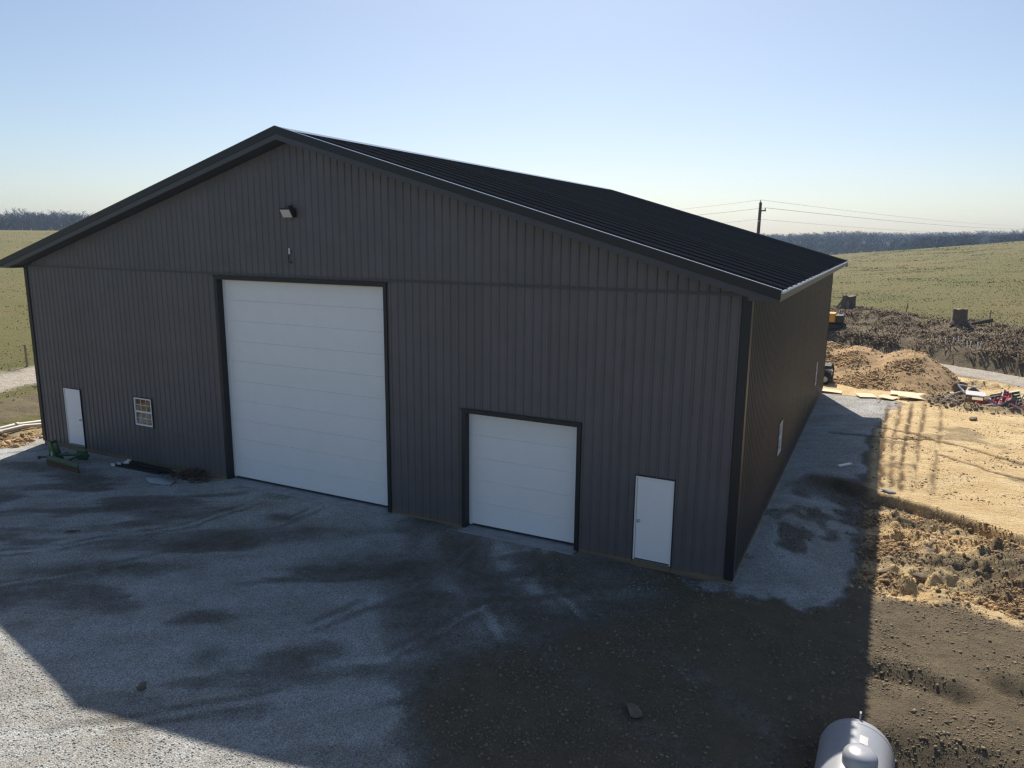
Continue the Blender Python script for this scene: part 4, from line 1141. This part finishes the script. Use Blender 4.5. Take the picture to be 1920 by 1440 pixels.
s2 = stump(32.05, 45.3, 1.0, 0.48, 0.43, -0.03, 'dark upright tree stump at the right beside a fallen log', 0.06)
lg = thing('fallen_log', (33.2, 46.1, gz(33.2, 46.1)), 'grey log propped level beside the dark stump', 'log')
MB().tube([(-0.7, 0.0, 0.05), (0.1, 0.1, 0.25), (0.95, 0.15, 0.48)], [0.10, 0.13, 0.16], 9).build('trunk', 'stump_wood', lg)
MB().tube([(0.85, 0.12, 0.40), (0.95, 0.05, -0.25)], 0.035, 6).build('prop', 'old_wood', lg)
for i, (x, y, h, lb) in enumerate([(28.72, 50.9, 1.0, 'thin leaning fence post on the field edge between the two stumps'),
                             (34.0, 46.9, 0.9, 'thin fence post at the end of the fallen log'),
                             (34.5, 36.2, 1.25, 'weathered fence post at the road near the right edge'),
                             (29.9, 39.9, 0.9, 'thin post at the roadside behind the sand mound')]):
    fence_post(x, y, h, 0.04 if i != 2 else 0.06, lb, lean=0.12 if i == 0 else 0.03)
stk = [(30.72, 41.6), (31.05, 40.9), (31.44, 40.6), (31.76, 40.75), (32.02, 40.9), (32.20, 39.7), (32.36, 39.8), (32.75, 39.3), (32.88, 39.35)]
for i, (x, y) in enumerate(stk):
    t = tag(MB().tube([(0, 0, -0.1), (0.03*(-1)**i, 0, 0.30)], 0.035, 6).build('marker_stub', 'white_plastic'), ['leftmost', 'second', 'third', 'fourth', 'fifth', 'sixth', 'seventh', 'eighth', 'rightmost'][i] + (' of' if i in (0, 8) else ' from left of') + ' the white stubs in the brush at the bank foot', 'stub', 'white stubs along the brushy bank')
    t.location = (x, y, gz(x, y)+0.25)

# ------------------------------------------------------------------ power line
def pole(x, y, top, label):
    z = gz(x, y); h = top-z
    t = thing('utility_pole', (x, y, z), label, 'pole', 'poles of the power line')
    MB().tube([(0, 0, -0.3), (0.0, 0, h*0.5), (0.03, 0, h-0.25)], [0.19, 0.165, 0.135], 12).build('shaft', 'pole_wood', t, smooth=True)
    MB().box(0.13, 0.55, -0.06, 0.06, h-1.05, h-0.93).build('bracket', 'pole_wood', t)
    for (ix, iz) in ((0.02, h-0.2), (0.48, h-0.92)):
        MB().lathe([(0.02, -0.06), (0.07, 0.0), (0.05, 0.05), (0.075, 0.09), (0.05, 0.14), (0.001, 0.17)], 10, Matrix.Translation((ix, 0, iz))).build('insulator', 'ceramic', t)
    MB().box(-0.05, 0.05, -0.2, -0.14, h-2.0, h-1.85).build('clamp', 'steel', t)
    return (x, y, z, h)
p1 = pole(15.96, 58.0, 11.12, 'brown wooden utility pole standing behind the roof')
p2 = pole(72.0, 268.0, 12.6, 'distant wooden utility pole beyond the field crest at right')
p3 = pole(-32.0, 92.0, 10.4, 'wooden utility pole hidden behind the barn roof')
def span(a, b_, dx, dz, sag, label, r):
    A = Vector((a[0]+dx, a[1], a[2]+a[3]+dz)); B = Vector((b_[0]+dx, b_[1], b_[2]+b_[3]+dz))
    pts = []
    for k in range(25):
        t = k/24
        p = A.lerp(B, t); p.z -= sag*4*t*(1-t); pts.append(p)
    tag(MB().tube(pts, r, 5, caps=False).build('power_line', 'wire'), label, 'wire', 'wires of the power line')
for b_, where, sg in ((p2, 'running right over the field', 0.9), (p3, 'running left behind the roof', 0.7)):
    span(p1, b_, 0.02, 0.0, sg, 'top wire of the power line ' + where, 0.012)
    span(p1, b_, 0.48, -0.72, sg, 'middle wire of the power line ' + where, 0.018)
    span(p1, b_, 0.0, -1.75, sg*1.2, 'lowest wire of the power line ' + where, 0.011)

# ------------------------------------------------------------------ scattered stuff
OCT = np.array([(1,0,0),(-1,0,0),(0,1,0),(0,-1,0),(0,0,1),(0,0,-1)], float)
OCF = np.array([(0,2,4),(2,1,4),(1,3,4),(3,0,4),(2,0,5),(1,2,5),(3,1,5),(0,3,5)])
def ico():
    t = (1+5**0.5)/2
    v = np.array([(-1,t,0),(1,t,0),(-1,-t,0),(1,-t,0),(0,-1,t),(0,1,t),(0,-1,-t),(0,1,-t),(t,0,-1),(t,0,1),(-t,0,-1),(-t,0,1)], float)
    v /= np.linalg.norm(v[0])
    f = np.array([(0,11,5),(0,5,1),(0,1,7),(0,7,10),(0,10,11),(1,5,9),(5,11,4),(11,10,2),(10,7,6),(7,1,8),(3,9,4),(3,4,2),(3,2,6),(3,6,8),(3,8,9),(4,9,5),(2,4,11),(6,2,10),(8,6,7),(9,8,1)])
    return v, f
ICV, ICF = ico()
def scatter(name, m, xs_, ys_, size, tmpl, jit=0.3, flat=0.7, sink=0.2, zadd=0.0, smooth=False):
    TV, TF = tmpl
    n = len(xs_); k = len(TV)
    V = TV[None]*(1+jit*(RNG.random((n, k, 1))-0.5)*2)
    V = V*(0.7+0.6*RNG.random((n, 1, 3)))*np.array([1, 1, flat])
    a = RNG.random(n)*6.283; ca, sa = np.cos(a)[:, None], np.sin(a)[:, None]
    X = V[:, :, 0]*ca-V[:, :, 1]*sa; Y = V[:, :, 0]*sa+V[:, :, 1]*ca; Z = V[:, :, 2]
    sz = size[:, None]
    zb = height(xs_, ys_)+zadd
    P = np.stack([X*sz+xs_[:, None], Y*sz+ys_[:, None], Z*sz+zb[:, None]+sz*flat*(0.5-sink)], -1).reshape(-1, 3)
    F = (TF[None]+(np.arange(n)*k)[:, None, None]).reshape(-1, TF.shape[1])
    return np_mesh(name, P, F, m, smooth=smooth)
def sample(n, x0, x1, y0, y1, w):
    xs_ = RNG.uniform(x0, x1, n); ys_ = RNG.uniform(y0, y1, n)
    k = RNG.random(n) < w(xs_, ys_)
    return xs_[k], ys_[k]
out = lambda x, y: ~((x > -0.05) & (x < W+0.05) & (y > -0.12) & (y < L+0.1))
# gravel
gxs, gys = sample(150000, 3, 27, -12, 0, lambda x, y: ss(0.6, 1.0, zones(x, y)[0])*out(x, y)*np.clip(1.15-np.hypot(x-27, y+16)/26, 0.1, 1))
hx_, hy_ = sample(45000, 22.5, 28.5, -1.2, 25, lambda x, y: zones(x, y)[0]*out(x, y)*np.clip(1.2-(y+1)/24, 0.2, 1))
gxs = np.concatenate([gxs, hx_]); gys = np.concatenate([gys, hy_])
o = scatter('loose_gravel', 'gravel_stone', gxs, gys, 0.008+0.014*RNG.random(len(gxs))**2, (OCT, OCF), 0.35, 0.75)
tag(o, 'loose grey crushed stone spread over the yard and side strip', 'gravel', kind='stuff')
# soil clods
def wsoil(x, y):
    g, s_, v, r, d = zones(x, y)
    return np.clip(1-g-s_-v-r, 0, 1)*np.clip(0.35+2.2*(fbm(x*0.9, y*0.9, 401, 3)-0.42), 0.05, 1)*out(x, y)
cx_, cy_ = sample(230000, 20.2, 33.5, -9, 9, wsoil)
o = scatter('soil_crumbs', 'clod_soil', cx_, cy_, 0.006+0.010*RNG.random(len(cx_))+0.030*RNG.random(len(cx_))**14, (OCT, OCF), 0.45, 0.75)
tag(o, 'crumbly brown soil lumps over the churned ground', 'soil', kind='stuff')
def wsand(x, y):
    ys2 = np.interp(x, SCX, SCY)
    return ss(0.3, -0.4, y-ys2)*ss(27.0, 27.6, x)*ss(0.8, 1.6, y)*np.clip(4.0*(fbm(x*0.75, y*0.95, 411, 4)-0.47), 0.02, 1)
cx_, cy_ = sample(70000, 27, 34, 0.8, 9, wsand)
o = scatter('sand_lumps', 'clod_sand', cx_, cy_, 0.008+0.018*RNG.random(len(cx_))+0.055*RNG.random(len(cx_))**10, (OCT, OCF), 0.45, 0.8)
tag(o, 'orange brown lumps of dug sand and clay below the cut edge', 'soil', kind='stuff')
# crumbs on pit rim, roadside berm, left dirt strip, mound foot
def wrim(x, y):
    pr = np.hypot((x-PIT[0])/2.3, (y-PIT[1])/1.25)
    a = ss(0.75, 1.0, pr)*ss(2.1, 1.2, pr)
    b = np.exp(-((road_s(x, y)+5.6)/0.9)**2)*(x > 29)*0.6
    return (np.clip(a, 0, 1)+b)*np.clip(3*(fbm(x*1.0, y*1.0, 421, 3)-0.35), 0, 1)
cx_, cy_ = sample(26000, 27, 38, 20, 40, wrim)
d_ = 0.015+0.025*RNG.random(len(cx_))+0.09*RNG.random(len(cx_))**12
o = scatter('pit_crumbs', 'clod_soil', cx_, cy_, d_, (ICV, ICF), 0.4, 0.85)
tag(o, 'brown clods thrown up round the rubbish pit and roadside', 'soil', kind='stuff')
cx_, cy_ = sample(6000, -2.9, -0.3, -2.5, 5, lambda x, y: np.clip(4*(fbm(x*1.1, y*1.1, 431, 3)-0.4), 0, 1)*ss(-0.4, -0.9, x+0.3*np.sin(y*3)))
o = scatter('dirt_lumps', 'clod_sand', cx_, cy_, 0.015+0.02*RNG.random(len(cx_))+0.09*RNG.random(len(cx_))**7, (ICV, ICF), 0.45, 0.8)
tag(o, 'reddish dirt lumps beside the pipes left of the barn', 'soil', kind='stuff')
cx_, cy_ = sample(26000, 27.2, 35, 9, 26, lambda x, y: zones(x, y)[1]*np.clip(0.12+2.5*(fbm(x*0.7, y*1.1, 451, 4)-0.5), 0.03, 1)*ss(0.1, 0.5, y-np.interp(x, SCX, SCY)))
o = scatter('sand_crumbs', 'clod_sand', cx_, cy_, 0.008+0.014*RNG.random(len(cx_))+0.04*RNG.random(len(cx_))**10, (OCT, OCF), 0.45, 0.7)
tag(o, 'small dry crumbs strewn over the bright sand pad', 'soil', kind='stuff')
# lumps over the mound
mx_, my_ = RNG.uniform(22, 32.5, 40000), RNG.uniform(26.2, 36, 40000)
mh = mound_f(mx_, my_)
k = (mh > 0.02) & (RNG.random(len(mx_)) < np.clip(3.5*(fbm(mx_*0.7, my_*0.7, 441, 4)-0.38), 0.05, 1))
o = scatter('mound_lumps', 'clod_sand', mx_[k], my_[k], 0.015+0.02*RNG.random(k.sum())+0.07*RNG.random(k.sum())**7, (OCT, OCF), 0.45, 0.8, zadd=mh[k]-0.04)
tag(o, 'loose lumps covering the tan earth heap', 'soil', kind='stuff')

# blades: thin curved strips for brush and grass
def blades(name, m, xs_, ys_, hgt_, wid, lean, label, cat, zadd=0.0, segs=2):
    n = len(xs_)
    zb = height(xs_, ys_)+zadd
    a = RNG.random(n)*6.283; la = RNG.random(n)*6.283
    ln = lean*(0.4+0.9*RNG.random(n))*hgt_
    cx, sx = np.cos(a)*wid, np.sin(a)*wid
    dx, dy = np.cos(la)*ln, np.sin(la)*ln
    V = np.zeros((n, 5, 3))
    V[:, 0] = np.stack([xs_-cx, ys_-sx, zb-0.05], -1); V[:, 1] = np.stack([xs_+cx, ys_+sx, zb-0.05], -1)
    V[:, 2] = np.stack([xs_-cx*0.7+dx*0.4, ys_-sx*0.7+dy*0.4, zb+hgt_*0.65], -1); V[:, 3] = np.stack([xs_+cx*0.7+dx*0.4, ys_+sx*0.7+dy*0.4, zb+hgt_*0.65], -1)
    V[:, 4] = np.stack([xs_+dx, ys_+dy, zb+hgt_*(0.95-0.25*lean)], -1)
    T = np.array([(0, 1, 3), (0, 3, 2), (2, 3, 4)])
    F = (T[None]+(np.arange(n)*5)[:, None, None]).reshape(-1, 3)
    o = np_mesh(name, V.reshape(-1, 3), F, m)
    return tag(o, label, cat, kind='stuff')
u_ = RNG.uniform(-14, 32, 60000); s_ = RNG.uniform(0.3, 9.0, 60000)
bxx = 23.9+RD[0]*u_+RN[0]*s_; byy = 44.8+RD[1]*u_+RN[1]*s_
k = RNG.random(60000) < np.clip(2.8*(fbm(bxx*0.55, byy*0.55, 501, 4)-0.30), 0.05, 1)*ss(9.2, 7.0, s_)
bxx, byy = bxx[k], byy[k]
clump = fbm(bxx*0.8, byy*0.8, 511, 3)
blades('dry_brush', 'dry_brush', bxx, byy, (0.05+0.42*clump*RNG.random(len(bxx))), 0.02+0.03*RNG.random(len(bxx)), 2.6, 'matted dry brown brush covering the bank beyond the road', 'brush')
# pasture tussocks
def wfield(x, y):
    return zones(x, y)[2]
az_ = np.concatenate([RNG.uniform(-0.09, 0.18, 30000), RNG.uniform(-1.12, -0.90, 14000)])
dd_ = np.concatenate([66+165*RNG.random(30000)**1.3, 40+240*RNG.random(14000)**1.4])
fx = CAM[0]+np.sin(az_)*dd_; fy = CAM[1]+np.cos(az_)*dd_
k = RNG.random(len(fx)) < wfield(fx, fy)*np.clip(2.5*(fbm(fx*0.2, fy*0.2, 521, 3)-0.28), 0.1, 1)
fx, fy, dd_ = fx[k], fy[k], dd_[k]
blades('pasture_grass', 'dry_grass', fx, fy, 0.03+0.07*RNG.random(len(fx)), 0.02+0.0004*dd_, 1.8, 'short winter pasture grass on the rolling fields', 'grass')

# ------------------------------------------------------------------ woods on the far hills
def bare_tree(seed):
    rr = random.Random(seed)
    V = []; F = []
    def tri_strip(a, b, wa, wb):
        d = Vector(b)-Vector(a)
        s = d.cross(Vector((rr.uniform(-1, 1), rr.uniform(-1, 1), 0.3))).normalized()
        i = len(V)
        V.extend([Vector(a)-s*wa, Vector(a)+s*wa, Vector(b)+s*wb, Vector(b)-s*wb])
        F.append((i, i+1, i+2)); F.append((i, i+2, i+3))
    h = 1.0
    tri_strip((0, 0, -0.05), (0, 0, 0.55), 0.016, 0.012); tri_strip((0, 0, -0.05), (0, 0, 0.55), 0.016, 0.012)
    tri_strip((0, 0, 0.55), (rr.uniform(-.04, .04), rr.uniform(-.04, .04), 0.95), 0.011, 0.004)
    for i in range(11):
        z0 = rr.uniform(0.28, 0.8); a = rr.random()*6.28
        l = rr.uniform(0.16, 0.34)*(1.15-0.5*z0)
        p = Vector((0, 0, z0)); q = p+Vector((math.cos(a)*l, math.sin(a)*l, l*rr.uniform(0.7, 1.3)))
        tri_strip(p, q, 0.008, 0.004)
        for j in range(4):
            t = rr.uniform(0.35, 1.0); b = p.lerp(q, t); a2 = a+rr.uniform(-1.2, 1.2); l2 = rr.uniform(0.07, 0.16)
            e = b+Vector((math.cos(a2)*l2, math.sin(a2)*l2, l2*rr.uniform(0.5, 1.4)))
            e.z = min(e.z, 1.02)
            tri_strip(b, e, 0.007, 0.003)
    return np.array([tuple(v) for v in V]), np.array(F)
def forest(name, x, y, hh, label, nvar=5):
    Vs = []; Fs = []; off = 0
    zb = height(x, y)
    vid = RNG.integers(0, nvar, len(x))
    for v in range(nvar):
        TV, TF = bare_tree(100+v)
        q = np.where(vid == v)[0]; n = len(q)
        if n == 0: continue
        a = RNG.random(n)*6.283; ca, sa = np.cos(a)[:, None], np.sin(a)[:, None]
        hs = hh[q][:, None]; ws = hs*(0.8+0.5*RNG.random((n, 1)))
        X = (TV[None, :, 0]*ca-TV[None, :, 1]*sa)*ws+x[q][:, None]; Y = (TV[None, :, 0]*sa+TV[None, :, 1]*ca)*ws+y[q][:, None]
        Z = TV[None, :, 2]*hs+zb[q][:, None]
        Vs.append(np.stack([X, Y, Z], -1).reshape(-1, 3)); Fs.append((TF[None]+(np.arange(n)*len(TV))[:, None, None]+off).reshape(-1, 3))
        off += n*len(TV)
    o = np_mesh(name, np.concatenate(Vs), np.concatenate(Fs), 'bark')
    return tag(o, label, 'woods', kind='stuff')
def polar(n, a0, a1, d0, d1):
    az = RNG.uniform(a0, a1, n); d = np.sqrt(RNG.uniform(d0*d0, d1*d1, n))
    return CAM[0]+np.sin(az)*d, CAM[1]+np.cos(az)*d
x, y = polar(1900, -1.25, -0.86, 400, 640)
forest('far_woods', x, y, np.maximum(5, 7.5+4*RNG.random(len(x))+12*(fbm(x*0.015, y*0.015, 611, 3)-0.47)), 'grey bare winter woods on the hill at the far left')
x, y = polar(3900, -0.28, 0.30, 470, 1000)
hh = np.maximum(6, 8+3*RNG.random(len(x))+16*(fbm(x*0.008, y*0.008, 601, 3)-0.45))
forest('far_woods', x, y, hh, 'hazy bare winter woods along the right horizon')
x, y = polar(420, 0.105, 0.24, 420, 480)
forest('far_woods', x, y, 12+2.5*RNG.random(len(x)), 'nearer bare woods behind the field crest at the far right edge')
x, y = polar(420, 0.03, 0.085, 430, 560)
forest('far_woods', x, y, 11+4*RNG.random(len(x)), 'darker clump of bare woods right of the utility pole')
x, y = polar(700, -0.85, -0.28, 450, 800)
forest('far_woods', x, y, 9+4*RNG.random(len(x)), 'bare winter woods behind the barn')

# ------------------------------------------------------------------ haze
HZ = 0.00030
hz = bpy.data.materials.new('haze_air'); hz.use_nodes = True
hn = hz.node_tree
for n in list(hn.nodes):
    if n.type == 'BSDF_PRINCIPLED': hn.nodes.remove(n)
pv = hn.nodes.new('ShaderNodeVolumePrincipled')
pv.inputs['Color'].default_value = (0.50, 0.72, 1.0, 1)
pv.inputs['Density'].default_value = HZ
pv.inputs['Anisotropy'].default_value = 0.2
hn.links.new(pv.outputs[0], hn.nodes['Material Output'].inputs['Volume'])
MATS['haze_air'] = hz
zmin = float(GZ.min())
tag(MB().box(-1290, 1290, -340, 1290, zmin-1.0, 36.0).build('haze', 'haze_air'), 'thin pale air haze over the whole place', 'haze', kind='stuff')
